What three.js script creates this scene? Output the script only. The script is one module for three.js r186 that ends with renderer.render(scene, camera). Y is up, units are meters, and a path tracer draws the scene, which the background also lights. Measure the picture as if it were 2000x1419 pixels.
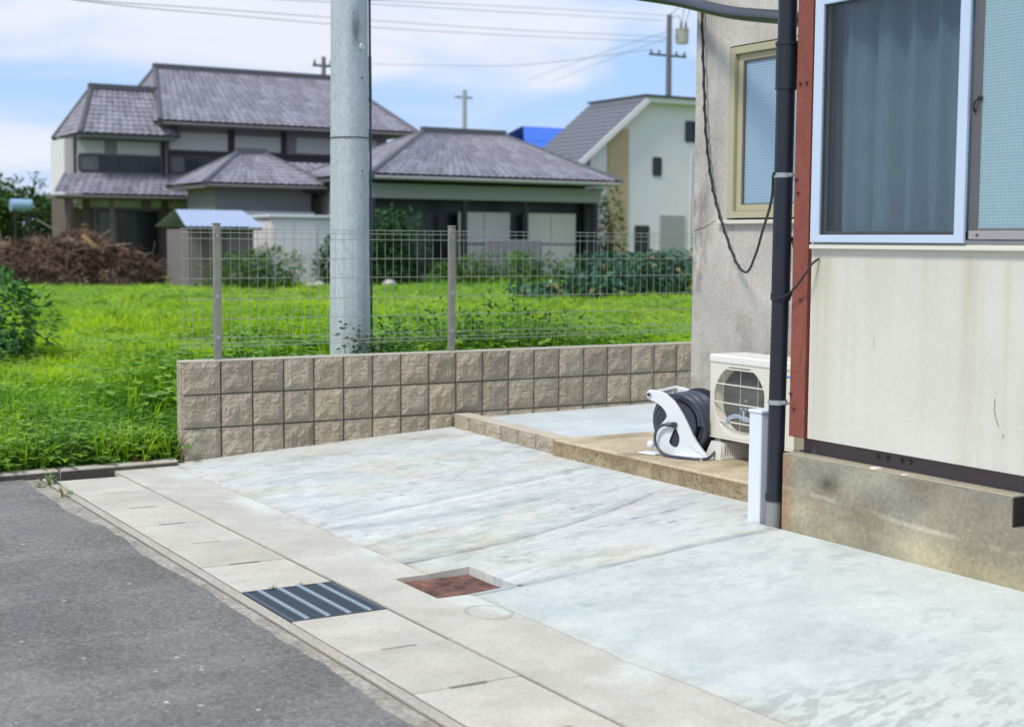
import * as THREE from 'three';
import { ConvexGeometry } from 'three/addons/geometries/ConvexGeometry.js';
import { RoundedBoxGeometry } from 'three/addons/geometries/RoundedBoxGeometry.js';
import { mergeGeometries } from 'three/addons/utils/BufferGeometryUtils.js';

// ---------------------------------------------------------------- camera, sky, sun, exposure
const scene = new THREE.Scene();
const camera = new THREE.PerspectiveCamera(27.9, 1024 / 726, 0.1, 3000);
camera.rotation.order = 'YXZ';
camera.position.set(-3.5565, 1.7091, 10.7976);
camera.rotation.set(-0.083615, -0.536982, 0.007067);
camera.focus = 8.4; camera.userData.fStop = 2.3;
camera.updateMatrixWorld(true);
const renderer = new THREE.WebGLRenderer({ antialias: true });
renderer.setSize(1024, 726);
renderer.toneMapping = THREE.LinearToneMapping;
renderer.toneMappingExposure = 1.15;
renderer.shadowMap.enabled = true;
renderer.shadowMap.type = THREE.PCFSoftShadowMap;

// random numbers and noise
function rng(seed) { let a = seed >>> 0; return () => { a = (a + 0x6d2b79f5) >>> 0; let t = a; t = Math.imul(t ^ (t >>> 15), t | 1); t ^= t + Math.imul(t ^ (t >>> 7), t | 61); return ((t ^ (t >>> 14)) >>> 0) / 4294967296; }; }
const NP = new Uint16Array(8192), NF = new Float32Array(4096);
{ const r = rng(77), q = [...Array(4096).keys()]; for (let i = 4095; i > 0; i--) { const j = Math.floor(r() * (i + 1)); [q[i], q[j]] = [q[j], q[i]]; } for (let i = 0; i < 4096; i++) { NP[i] = NP[i + 4096] = q[i]; NF[i] = r(); } }
const hash = (x, y, s) => NF[(NP[(NP[(y + s * 131) & 4095] + x) & 4095] + s) & 4095];
function vn(x, y, s = 0, per = 0) {
  const xi = Math.floor(x), yi = Math.floor(y), fx = x - xi, fy = y - yi;
  let x0 = xi, x1 = xi + 1, y0 = yi, y1 = yi + 1;
  if (per) { x0 = ((x0 % per) + per) % per; x1 = ((x1 % per) + per) % per; y0 = ((y0 % per) + per) % per; y1 = ((y1 % per) + per) % per; }
  const u = fx * fx * (3 - 2 * fx), v = fy * fy * (3 - 2 * fy), p0 = NP[(y0 + s * 131) & 4095], p1 = NP[(y1 + s * 131) & 4095];
  const a = NF[(p0 + x0 & 4095) ^ (s & 63)], b = NF[(p0 + x1 & 4095) ^ (s & 63)], c = NF[(p1 + x0 & 4095) ^ (s & 63)], d = NF[(p1 + x1 & 4095) ^ (s & 63)];
  return (a + (b - a) * u) * (1 - v) + (c + (d - c) * u) * v;
}
function fbm(x, y, o, s = 0, per = 0) { let a = 0.5, t = 0, n = 0; for (let i = 0; i < o; i++) { t += a * vn(x, y, s + i * 17, per); n += a; a *= 0.5; if (per) { x *= 2; y *= 2; per *= 2; } else { const q = x; x = 1.624 * q - 1.218 * y + 3.7; y = 1.218 * q + 1.624 * y + 1.9; } } return t / n; }
const clamp = (x, a = 0, b = 1) => Math.min(b, Math.max(a, x));
const sst = (a, b, x) => { const t = clamp((x - a) / (b - a)); return t * t * (3 - 2 * t); };
const mix = (a, b, t) => a + (b - a) * t;

// the sky: pale blue with drifting sheets of thin cloud
{
  const W = 3072, H = 1536, d = new Float32Array(W * H * 4);
  const blue = [0.29, 0.53, 0.90], white = [0.79, 0.81, 0.87];
  for (let j = 0; j < H; j++) {
    const el = ((j + 0.5) / H - 0.5) * Math.PI, sy = Math.sin(el), cy = Math.cos(el);
    for (let i = 0; i < W; i++) {
      const k = (j * W + i) * 4;
      let r, g, b;
      if (sy <= -0.02) { r = 0.5; g = 0.52; b = 0.5; }
      else {
        const az = ((i + 0.5) / W - 0.5) * 2 * Math.PI;
        const q = 1 / (Math.max(sy, 0) + 0.10);
        const X = Math.cos(az) * cy * q, Z = Math.sin(az) * cy * q;
        const rx = X * 0.86 + Z * 0.5, rz = -X * 0.5 + Z * 0.86;
        const wx = fbm(rx * 0.5, rz * 0.5, 3, 91) * 2.2;
        let c = fbm(rx * 0.55 + wx, rz * 0.85 - wx * 0.6, 6, 5);
        const wisp = fbm(rx * 2.4 + wx * 2, rz * 1.3, 4, 33);
        c = sst(0.27, 0.70, c + (wisp - 0.5) * 0.5);
        c = mix(c, 0.8, 0.35 * sst(0.12, 0, sy));
        const t = 0.12 + 0.85 * c, top = sst(0.05, 0.9, sy);
        const low = sst(0.2, 0.0, sy) * 0.22;
        const br = [mix(blue[0], 0.30, top), mix(blue[1], 0.50, top), mix(blue[2], 0.88, top)];
        r = mix(mix(br[0], white[0], low), white[0], t); g = mix(mix(br[1], white[1], low), white[1], t); b = mix(mix(br[2], white[2], low), white[2], t);
        const shade = 1 - 0.07 * c * fbm(rx * 1.3 + 7, rz * 1.6, 3, 71);
        r *= shade; g *= shade; b *= mix(shade, 1, 0.6);
      }
      d[k] = r; d[k + 1] = g; d[k + 2] = b; d[k + 3] = 1;
    }
  }
  const sky = new THREE.DataTexture(d, W, H, THREE.RGBAFormat, THREE.FloatType);
  sky.mapping = THREE.EquirectangularReflectionMapping; sky.magFilter = THREE.LinearFilter; sky.minFilter = THREE.LinearFilter; sky.needsUpdate = true;
  scene.background = sky; scene.environment = sky;
}
const sun = new THREE.DirectionalLight(0xfff7e8, 2.5);
sun.position.set(-22, 31, 7);
sun.castShadow = true; sun.shadow.radius = 26; sun.shadow.mapSize.set(4096, 4096);
Object.assign(sun.shadow.camera, { left: -45, right: 45, top: 45, bottom: -45, near: 1, far: 140 });
scene.add(sun); scene.add(sun.target);

// ---------------------------------------------------------------- helpers
const used = {};
function numbered(n) { const k = used[n] = (used[n] || 0) + 1; return k === 1 ? n : `${n}_${String(k - 1).padStart(3, '0')}`; }
const origin = new Map();
function thing(name, label, category, at = [0, 0, 0], group) {
  const o = new THREE.Group(); o.name = numbered(name); o.position.set(...at); scene.add(o);
  o.userData = { label, category }; if (group) o.userData.group = group;
  origin.set(o, new THREE.Vector3(...at)); return o;
}
function structure(name, at = [0, 0, 0]) { const o = new THREE.Group(); o.name = numbered(name); o.position.set(...at); scene.add(o); o.userData = { kind: 'structure' }; origin.set(o, new THREE.Vector3(...at)); return o; }
// a part: geometry given in world coordinates, moved to the thing's own origin
function part(name, geo, mat, parent, extra) {
  if (Array.isArray(geo)) geo = merge(geo);
  const o = origin.get(parent) || new THREE.Vector3(), g = geo.clone(); g.translate(-o.x, -o.y, -o.z);
  const m = new THREE.Mesh(g, mat); m.name = name; m.castShadow = m.receiveShadow = true;
  if (extra) Object.assign(m.userData, extra);
  parent.add(m); origin.set(m, o); return m;
}
const parts = (name, geos, mat, parent) => geos.map((g) => part(name, g, mat, parent));
function solo(name, geo, mat, label, category, group) {
  if (Array.isArray(geo)) geo = merge(geo);
  geo.computeBoundingBox(); const c = geo.boundingBox.getCenter(new THREE.Vector3()); c.y = geo.boundingBox.min.y;
  geo.translate(-c.x, -c.y, -c.z);
  const m = new THREE.Mesh(geo, mat); m.position.copy(c); m.name = numbered(name); m.castShadow = m.receiveShadow = true; m.userData = { label, category };
  if (group) m.userData.group = group; scene.add(m); return m;
}
function merge(list) {
  return mergeGeometries(list.map((g) => { g = g.index ? g.toNonIndexed() : g.clone(); for (const k of Object.keys(g.attributes)) if (!['position', 'normal', 'uv'].includes(k)) g.deleteAttribute(k); if (!g.attributes.normal) g.computeVertexNormals(); if (!g.attributes.uv) boxUV(g); return g; }));
}
function boxUV(g, s = 1, du = 0, dv = 0) {
  const p = g.attributes.position, n = g.attributes.normal, uv = new Float32Array(p.count * 2);
  for (let i = 0; i < p.count; i++) {
    const ax = Math.abs(n.getX(i)), ay = Math.abs(n.getY(i)), az = Math.abs(n.getZ(i));
    let u, v;
    if (ay >= ax && ay >= az) { u = p.getX(i); v = p.getZ(i); } else if (ax >= az) { u = p.getZ(i); v = p.getY(i); } else { u = p.getX(i); v = p.getY(i); }
    uv[i * 2] = u / s + du; uv[i * 2 + 1] = v / s + dv;
  }
  g.setAttribute('uv', new THREE.BufferAttribute(uv, 2)); return g;
}
// a chamfered box between two corners, uv in metres
function cbox(x0, y0, z0, x1, y1, z1, c = 0.004, s = 1) {
  const pts = [];
  for (const X of [0, 1]) for (const Y of [0, 1]) for (const Z of [0, 1]) {
    const px = X ? x1 : x0, py = Y ? y1 : y0, pz = Z ? z1 : z0, dx = X ? -c : c, dy = Y ? -c : c, dz = Z ? -c : c;
    pts.push(new THREE.Vector3(px, py + dy, pz + dz), new THREE.Vector3(px + dx, py, pz + dz), new THREE.Vector3(px + dx, py + dy, pz));
  }
  return boxUV(new ConvexGeometry(pts), s);
}
function box(x0, y0, z0, x1, y1, z1, s = 1) { const g = new THREE.BoxGeometry(x1 - x0, y1 - y0, z1 - z0).toNonIndexed(); g.translate((x0 + x1) / 2, (y0 + y1) / 2, (z0 + z1) / 2); return boxUV(g, s); }
function shapeOf(pts, holes = []) { const s = new THREE.Shape(pts.map((p) => new THREE.Vector2(...p))); for (const h of holes) s.holes.push(new THREE.Path(h.map((p) => new THREE.Vector2(...p)))); return s; }
// a sheet in the z-y plane with thickness from xa to xb
function panelX(xa, xb, pts, holes, bevel = 0, s = 1) {
  const g = new THREE.ExtrudeGeometry(shapeOf(pts, holes), { depth: xb - xa - 2 * bevel, bevelEnabled: bevel > 0, bevelThickness: bevel, bevelSize: bevel, bevelOffset: -bevel, bevelSegments: 1, curveSegments: 24 });
  g.rotateY(-Math.PI / 2); g.translate(xb - bevel, 0, 0); return boxUV(g, s);
}
// a sheet in the x-z plane whose top is at y
function slabY(y, th, pts, holes, s = 1, bevel = 0) {
  const g = new THREE.ExtrudeGeometry(shapeOf(pts, holes), { depth: th - 2 * bevel, bevelEnabled: bevel > 0, bevelThickness: bevel, bevelSize: bevel, bevelOffset: -bevel, bevelSegments: 1 });
  g.rotateX(Math.PI / 2); g.translate(0, y - bevel, 0); return boxUV(g, s);
}
const rect = (a, b, c, d) => [[a, b], [c, b], [c, d], [a, d]];
function tube(pts, r, seg = 40, rad = 8, closed = false) { return new THREE.TubeGeometry(new THREE.CatmullRomCurve3(pts.map((p) => new THREE.Vector3(...p)), closed), seg, r, rad, closed); }
function rod(a, b, r, r2 = r, n = 10) {
  const A = new THREE.Vector3(...a), B = new THREE.Vector3(...b), L = A.distanceTo(B), g = new THREE.CylinderGeometry(r2, r, L, n);
  g.applyQuaternion(new THREE.Quaternion().setFromUnitVectors(new THREE.Vector3(0, 1, 0), B.clone().sub(A).normalize())); g.translate((A.x + B.x) / 2, (A.y + B.y) / 2, (A.z + B.z) / 2); return g;
}
// textures
function tex(w, h, fn, srgb = true, rep = true) {
  const d = new Uint8Array(w * h * 4);
  for (let j = 0; j < h; j++) for (let i = 0; i < w; i++) { const c = fn((i + 0.5) / w, (j + 0.5) / h, i, j), k = (j * w + i) * 4; d[k] = clamp(c[0], 0, 255); d[k + 1] = clamp(c[1], 0, 255); d[k + 2] = clamp(c[2], 0, 255); d[k + 3] = c[3] === undefined ? 255 : c[3]; }
  const t = new THREE.DataTexture(d, w, h); t.magFilter = THREE.LinearFilter; t.minFilter = THREE.LinearMipmapLinearFilter; t.generateMipmaps = true;
  if (srgb) t.colorSpace = THREE.SRGBColorSpace;
  if (rep) t.wrapS = t.wrapT = THREE.RepeatWrapping;
  t.needsUpdate = true; return t;
}
const lum = (v) => [v, v, v];
const std = (o) => new THREE.MeshStandardMaterial({ roughness: 0.9, metalness: 0, ...o });
const rgb = (r, g, b) => new THREE.Color().setRGB(r, g, b);
const slope = (x) => 0.058 * Math.max(0, x + 0.19);
function tilt(g) { const p = g.attributes.position; for (let i = 0; i < p.count; i++) p.setY(i, p.getY(i) + slope(p.getX(i))); g.computeVertexNormals(); return g; }

// a general fine-grained concrete, 1 m tile
const grainBump = tex(512, 512, (u, v) => lum(128 + 90 * (fbm(u * 64, v * 64, 3, 3, 64) - 0.5) + 70 * (fbm(u * 8, v * 8, 4, 9, 8) - 0.5)), false);
const grain = (x, y) => { const t = grainBump.clone(); t.repeat.set(x, y); t.needsUpdate = true; return t; };   // the same grain at its real size on a surface whose uv is not in metres
const concreteMap = (base, amp, seed, fleck = 0.02, size = 512, warm = 6) => tex(size, size, (u, v) => {
  const n = fbm(u * 5, v * 5, 5, seed, 5) - 0.5, f = fbm(u * 90, v * 90, 2, seed + 7, 90) - 0.5, w = fbm(u * 4, v * 4, 3, seed + 20, 4) - 0.5;
  let k = n * amp + f * amp * 0.7; if (hash(Math.floor(u * 300), Math.floor(v * 300), seed) < fleck) k -= 26 * hash(Math.floor(u * 300), Math.floor(v * 300), seed + 1);
  return [base[0] + k + w * warm, base[1] + k, base[2] + k - w * warm];
});
const galv = std({ color: rgb(0.45, 0.48, 0.5), metalness: 0.6, roughness: 0.45 });

// ---------------------------------------------------------------- the ground
{
  // one sheet of earth to the horizon
  const g = new THREE.PlaneGeometry(1600, 1600, 1, 1); g.rotateX(-Math.PI / 2); g.translate(0, -0.14, -200);
  const earth = new THREE.Mesh(g, std({ color: rgb(0.11, 0.12, 0.05) })); earth.name = 'ground'; earth.userData = { kind: 'structure' }; earth.receiveShadow = true; scene.add(earth);
}
// asphalt road with a ragged edge against the gutter
{
  const map = tex(2048, 2048, (u, v) => {
    const X = u * 8, Z = v * 8;
    const big = fbm(X * 0.5, Z * 0.5, 4, 12) - 0.5, mid = fbm(X * 3, Z * 2, 3, 15) - 0.5, f = fbm(X * 60, Z * 60, 2, 21) - 0.5;
    let k = big * 34 + mid * 22 + f * 38;
    const h = hash(Math.floor(X * 130), Math.floor(Z * 130), 4); if (h > 0.988) k += 45; else if (h < 0.05) k -= 16;
    const h2 = hash(Math.floor(X * 60), Math.floor(Z * 60), 8); if (h2 > 0.9985) k += 75;
    const streak = sst(0.56, 0.72, fbm(X * 1.2 + Z * 0.3, Z * 5, 4, 44)) * 8;
    k += streak;
    return [120 + k * 1.0, 119 + k, 114 + k * 0.96];
  });
  const bump = tex(1024, 1024, (u, v) => lum(255 * fbm(u * 110, v * 110, 3, 21, 110)), false); bump.repeat.set(4, 4);
  const pts = [], r = rng(5); pts.push([-26, 0.2]);
  for (let x = -26; x <= -1.45; x += 0.4) pts.push([x, 0.185]);
  const edge = []; for (let z = 0.2; z <= 14; z += 0.07) edge.push([-1.17 - 0.13 * fbm(z * 0.9, 1, 3, 7) * sst(7.5, 6, z) - 0.04 * fbm(z * 7, 3, 2, 8) - 0.04 * sst(2.8, 1.6, z) - 0.09 * sst(6.2, 7.5, z), z]);
  pts.push(...edge, [-26, 14]);
  const g = slabY(-0.004, 0.05, pts, [], 8); tiltNone(g);
  const road = new THREE.Mesh(g, std({ map, bumpMap: bump, bumpScale: 0.006, roughness: 0.95 })); road.name = 'road'; road.userData = { kind: 'structure' }; road.receiveShadow = true; scene.add(road);
  // sandy dirt washed along the edge of the asphalt
  const dm = tex(1024, 1024, (u, v) => { const k = (fbm(u * 60, v * 60, 3, 61, 60) - 0.5) * 60 + (fbm(u * 9, v * 9, 3, 63, 9) - 0.5) * 40 - (hash(Math.floor(u * 256), Math.floor(v * 256), 3) < 0.04 ? 40 : 0); return [164 + k, 157 + k, 143 + k]; });
  const dirt = new THREE.Mesh(slabY(-0.012, 0.03, [[-1.85, 0.19], [-1.172, 0.19], [-1.172, 13], [-1.85, 13]], [], 1.2), std({ map: dm, bumpMap: dm, bumpScale: 0.006 })); dirt.name = 'roadside_dirt'; dirt.userData = { kind: 'structure' }; dirt.receiveShadow = true; scene.add(dirt);
}
function tiltNone(g) { return g; }
const bedMat = std({ color: rgb(0.10, 0.09, 0.075) });
// covered street gutter: edge strip and lift-out covers with hand slots
const coverMaps = [0, 1, 2].map((i) => concreteMap([197, 192, 178], 32, 100 + i * 31, 0.016));
const coverMats = coverMaps.map((m, i) => std({ map: m, bumpMap: grainBump, bumpScale: 0.0025, color: rgb([1, 0.95, 1.03][i], [1, 0.955, 1.02][i], [1, 0.95, 1.0][i]) }));
{
  const o = structure('street_gutter', [-0.87, 0, 4]);
  const edgeMat = std({ map: concreteMap([178, 171, 158], 34, 77, 0.03), bumpMap: grainBump, bumpScale: 0.004 });
  for (let i = 0; i < 7; i++) part('edge_strip', cbox(-1.160, -0.12, 0.24 + i * 1.8, -1.110, 0.0, 0.24 + (i + 1) * 1.8 - 0.004, 0.006), edgeMat, o);
  parts('joint_shade', [box(-1.1095, -0.05, 0.36, -1.0985, -0.009, 4.1), box(-1.1095, -0.05, 4.75, -1.0985, -0.009, 12), box(-0.6235, -0.05, 0.36, -0.6145, -0.008, 12), box(-1.176, -0.06, 0.24, -1.1605, -0.016, 12.5)], std({ color: rgb(0.055, 0.048, 0.04), bumpMap: grainBump, bumpScale: 0.01 }), o);  // dark filler paints shade into the joints, which sunlight would otherwise brighten
  part('gutter_bed', [box(-1.17, -0.15, 0.2, -0.6, -0.07, 4.1), box(-1.17, -0.15, 4.74, -0.6, -0.07, 13)], bedMat, o);
  const joints = [0.38, 1.02, 1.66, 2.27, 2.89, 3.50, 4.105], after = [4.745, 5.35, 5.955, 6.56, 7.165, 7.77];
  const spans = []; for (let i = 0; i + 1 < joints.length; i++) spans.push([joints[i], joints[i + 1]]); for (let i = 0; i + 1 < after.length; i++) spans.push([after[i], after[i + 1]]);
  spans.forEach(([z0, z1], i) => {
    const a = -1.098, b = -0.624, n0 = i === 0 || i === 6 ? 0 : 0.011, n1 = i === 5 ? 0 : 0.011, xa = mix(a, b, 0.33), xb = mix(a, b, 0.69), e = 0.0025;
    const pts = [[a, z0 + e], [xa, z0 + e], [xa, z0 + n0 + e], [xb, z0 + n0 + e], [xb, z0 + e], [b, z0 + e], [b, z1 - e], [xb, z1 - e], [xb, z1 - n1 - e], [xa, z1 - n1 - e], [xa, z1 - e], [a, z1 - e]];
    const g = slabY(-0.002 - 0.004 * hash(i, 3, 1), 0.06, n0 || n1 ? pts.filter((p, k) => k === 0 || p[0] !== pts[k - 1][0] || p[1] !== pts[k - 1][1]) : rect(a, z0 + e, b, z1 - e), [], 1, 0.002);
    part('gutter_cover', g, coverMats[i % 3], o);
  });
}
// beige apron beside the covers
const hx0 = -0.335, hx1 = 0.10, hz0 = 4.235, hz1 = 4.705;   // opening for the rusty cover
const apronEdge = []; { for (let z = 0.12; z <= 9; z += 0.12) apronEdge.push([-0.15 + 0.03 * (fbm(z * 2.2, 1, 4, 2) - 0.5) + 0.012 * (fbm(z * 9, 4, 2, 3) - 0.5) + 0.05 * Math.max(0, z - 6), z]); }
{
  const o = structure('apron', [-0.4, 0, 4]);
  const map = tex(1024, 2048, (u, v) => {
    const X = u * 1, Z = v * 7.2; const n = fbm(X * 5, Z * 5, 5, 201) - 0.5, f = fbm(X * 90, Z * 90, 2, 203) - 0.5, w = fbm(X * 2.5, Z * 1.6, 4, 207);
    let k = n * 34 + f * 20; const wash = sst(0.5, 0.72, w) * sst(0.1, 0.6, X) * 22;
    if (hash(Math.floor(X * 260), Math.floor(Z * 260), 5) < 0.006) k -= 40;
    const ring = (X - 0.62 + 0.25) / 0.1, rz = (Z - 5.05) / 0.13, rr = Math.hypot(ring, rz); k -= 26 * Math.exp(-((rr - 1) ** 2) / 0.012) * sst(0.35, 0.6, fbm(X * 9, Z * 9, 3, 209)); return [194 + k + wash * 0.5, 189 + k + wash, 176 + k + wash * 1.3];
  });
  const ap = [[-0.614, 0.12]]; for (const [x, z] of apronEdge) { if (z > hz0 - 0.01 && z < hz1 + 0.01) continue; if (ap.length && z > hz1 && ap[ap.length - 1][1] < hz0) { ap.push([-0.15, hz0], [hx0, hz0], [hx0, hz1], [-0.15, hz1]); } ap.push([x, z]); }
  ap.push([-0.614, 9]);
  const g = slabY(0.001, 0.08, ap); const p = g.attributes.position, uv = g.attributes.uv;
  for (let i = 0; i < p.count; i++) uv.setXY(i, p.getX(i) + 0.62, p.getZ(i) / 7.2);
  part('apron_slab', g, std({ map, bumpMap: grain(1, 7.2), bumpScale: 0.003 }), o);
}
// whitish driveway slabs, rising towards the house
const seamZ = (x) => 4.75 - 0.10 * sst(0.0, 1.5, x);
{
  const o = structure('driveway', [0.8, 0, 4]);
  const W = 2.5, L = 8.6;
  const map = tex(1024, 2048, (u, v) => {
    const X = u * W - 0.25, Z = v * L;
    const n = fbm(X * 4, Z * 4, 5, 301) - 0.5, m = fbm(X * 15, Z * 17, 4, 303) - 0.5, f = fbm(X * 85, Z * 85, 2, 305) - 0.5, front = Z > seamZ(X);
    let k = n * 16 + m * 15 + f * 15, R = 201, G = 204, B = 200, grey = 0;   // grey: bluish laitance marks
    const wob = fbm(X * 1.6, Z * 1.6, 3, 311), brk = fbm(X * 7, Z * 12, 3, 315);
    const line = (z0, w, a) => { const e = Z - z0 - 0.03 * (fbm(X * 5, z0, 3, 323) - 0.5); return a * Math.exp(-e * e / (w * w)) * (0.35 + 1.1 * fbm(X * 9, z0 * 3 + Z * 4, 3, 327)); };
    if (front) {
      R -= 3; G -= 0; B += 0; k += (fbm(X * 1.3, Z * 1.3, 3, 331) - 0.5) * 14;
      grey += 15 * sst(0.5, 0.72, fbm(X * 3.2 + wob, Z * 4.2, 5, 333)) + 20 * sst(0.56, 0.7, fbm(X * 11, Z * 17 + X * 5, 4, 335)) * sst(0.42, 0.6, fbm(X * 1.7, Z * 1.7 + 3, 2, 337));
      grey += 30 * Math.exp(-((X - 0.17) ** 2) / 0.014 - ((Z - 5.2) ** 2) / 0.01) * sst(0.4, 0.65, fbm(X * 25, Z * 25, 3, 339));
      const dk = sst(6.5, 7.0, Z + 0.3 * wob - 0.15) * sst(1.3, 0.4, X); k -= dk * 24 * sst(0.46, 0.64, fbm(X * 12, Z * 34 + X * 9, 5, 343)); R += dk * 2; B -= dk * 3;
    } else {
      const z0 = Z + X * 0.14;
      const t = fbm(X * 2.2 + wob, z0 * 5 + wob * 2, 6, 313);
      grey += 20 * sst(0.48, 0.74, t) * sst(0.3, 0.6, brk) + 14 * sst(0.55, 0.7, fbm(X * 8, z0 * 30, 4, 317)); k += 8 * sst(0.5, 0.8, fbm(X * 3.4, z0 * 9 + wob * 3, 5, 321)); k -= 16 * sst(0.55, 0.7, fbm(X * 20 + Z * 6, Z * 34, 3, 347)) * sst(0.4, 0.65, fbm(X * 2.6, Z * 3.1, 3, 349));
      const blot = sst(0.5, 0.8, fbm(X * 2.1 + 5, Z * 2.6, 4, 319)); R += blot * 5; G += blot * 1; B -= blot * 10; k -= blot * 7;
      // faint cold lines between pours
      const zA = 3.955 - 0.06 * X - 0.125 * X * X, zB = 2.74 - 0.19 * X, zC = 2.95 + 0.09 * Math.sin(X * 2);
      if (X < 1.9) grey += line(zA, 0.022, 52) + line(zA - 0.05, 0.04, 14); R += line(zA + 0.04, 0.02, 6);
      grey += line(zB, 0.05, 26) + line(zC, 0.075, 26) * sst(2, 1.2, X) + line(zB + 0.7, 0.03, 14); k += line(zB + 0.1, 0.03, 14);
      for (const [bx, bz, bw, bh, aa] of [[1.65, 3.87, 0.10, 0.02, 1], [1.41, 3.89, 0.06, 0.016, 1], [1.48, 4.11, 0.10, 0.016, 1], [1.42, 4.02, 0.06, 0.016, 1], [1.14, 3.93, 0.05, 0.015, 1], [0.38, 4.17, 0.06, 0.016, 0.8], [0.21, 4.08, 0.06, 0.014, 0.7]]) { const a = Math.exp(-((X - bx) ** 2) / (bw * bw) - ((Z - bz + 0.1 * (X - bx)) ** 2) / (bh * bh)) * sst(0.3, 0.6, fbm(X * 26, Z * 30, 3, 329)); grey += a * aa * 75; }
    }
    // the cold joint between the two pours and the ragged joint against the apron
    const js = Z - seamZ(X); grey += 34 * Math.exp(-((js + 0.012) ** 2) / 0.0011) * (0.5 + 0.9 * fbm(X * 6, 4, 3, 351)) + 36 * sst(0.012, 0.003, Math.abs(js)) * sst(0.3, 0.6, fbm(X * 7, 9, 3, 353)); k -= 12 * Math.exp(-((js + 0.05) ** 2) / 0.0006) * sst(0.9, 1.6, X);
    const ea = X + 0.15 - 0.05 * Math.max(0, Z - 6); grey += 24 * sst(0.10, 0.0, ea) * sst(0.45, 0.65, fbm(X * 14, Z * 7, 4, 357)); R += 4 * sst(0.12, 0, ea); B -= 5 * sst(0.12, 0, ea);
    if (hash(Math.floor(X * 190), Math.floor(Z * 190), 5) < 0.004) k -= 34;
    grey *= front ? 0.55 : 0.85; R -= grey * 0.96; G -= grey * 0.84; B -= grey * 0.76;
    return [R + k, G + k, B + k * 0.95];
  }, true, false);
  const mat = std({ map, bumpMap: grain(2.5, 8.6), bumpScale: 0.003, roughness: 0.92 });
  const place = (name, pts) => {
    const g = tilt(slabY(0, 0.07, pts)); const p = g.attributes.position, uv = g.attributes.uv;
    for (let i = 0; i < p.count; i++) uv.setXY(i, (p.getX(i) + 0.25) / W, p.getZ(i) / L);
    const gb = new THREE.BufferGeometry(); gb.copy(g); part(name, gb, mat, o);
  };
  const back = [[2.29, 0.004]], G = 0.004;
  for (const [x, z] of apronEdge) { if (z < seamZ(0)) { if (z > hz0 - 0.01 && z < hz1 + 0.03) continue; back.push([x + G, z]); } }
  back.push([-0.15, hz0], [hx1, hz0], [hx1, hz1]);
  back.splice(1, 0, [-0.17, 0.004]);
  for (let x = 0.1; x <= 1.84; x += 0.12) back.push([x, seamZ(x) - 0.0008]);
  back.push([1.856, seamZ(1.856) - 0.0008], [1.856, 4.4], [2.2, 4.4]);
  place('driveway_slab', back);
  const front = []; for (let x = 1.84; x >= 0.1; x -= 0.12) front.push([x, seamZ(x) + 0.0008]);
  front.push([hx1, hz1], [-0.17, hz1]); for (const [x, z] of apronEdge) if (z > 4.72) front.push([x + G, z]); front.push([1.856, 9]); front.push([1.856, seamZ(1.856) + 0.0008]);
  place('driveway_slab', front);
  part('slab_bed', [box(-0.62, -0.14, 0.1, hx0, -0.03, 9), box(hx0, -0.14, 0.1, hx1, -0.03, hz0), box(hx0, -0.14, hz1, hx1, -0.03, 9)], bedMat, o);
}
// rusty inspection cover sunk into the slab
{
  const t = thing('inspection_cover', 'rusty square steel cover sunk in the concrete driveway', 'inspection cover', [-0.14, -0.05, 4.5]);
  const map = tex(512, 512, (u, v) => { const n = fbm(u * 7, v * 7, 5, 401), f = fbm(u * 60, v * 60, 2, 403) - 0.5, e = Math.min(u, v, 1 - u, 1 - v); const k = (n - 0.5) * 60 + f * 40, l = sst(0.10, 0.02, e) * 34 * (0.4 + n) + sst(0.58, 0.8, n) * 22 - sst(0.45, 0.3, n) * 16; return [112 + k * 0.8 + l * 1.2, 78 + k * 0.62 + l * 0.85, 66 + k * 0.5 + l * 0.55]; });
  const g = box(hx0 + 0.012, -0.046, hz0 + 0.02, hx1 - 0.03, -0.020, hz1 - 0.006); const p = g.attributes.position, uv = g.attributes.uv; for (let i = 0; i < p.count; i++) uv.setXY(i, (p.getX(i) - hx0) / (hx1 - hx0), (p.getZ(i) - hz0) / (hz1 - hz0));
  const rust = std({ map, bumpMap: map, bumpScale: 0.004, roughness: 0.95 });
  part('cover_plate', g, rust, t);
  const fr = std({ map: concreteMap([146, 138, 126], 60, 411, 0.1), bumpMap: grainBump, bumpScale: 0.004 });
  part('pit_wall', [box(hx0 - 0.03, -0.13, hz0 - 0.03, hx0 - 0.001, -0.012, hz1 + 0.03), box(hx1 + 0.001, -0.13, hz0 - 0.03, hx1 + 0.03, -0.012, hz1 + 0.03), box(hx0, -0.13, hz0 - 0.03, hx1, -0.012, hz0 - 0.001), box(hx0, -0.13, hz1 + 0.001, hx1, -0.012, hz1 + 0.03), box(hx0, -0.13, hz0, hx1, -0.09, hz1)], fr, t);
  part('cover_frame', [box(hx0 + 0.001, -0.06, hz0 + 0.001, hx0 + 0.01, -0.03, hz1 - 0.001), box(hx1 - 0.028, -0.06, hz0 + 0.001, hx1 - 0.001, -0.028, hz1 - 0.001), box(hx0 + 0.01, -0.06, hz0 + 0.001, hx1 - 0.01, -0.024, hz0 + 0.018), box(hx0 + 0.01, -0.06, hz1 - 0.006, hx1 - 0.01, -0.032, hz1 - 0.001)], rust, t);
}
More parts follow.
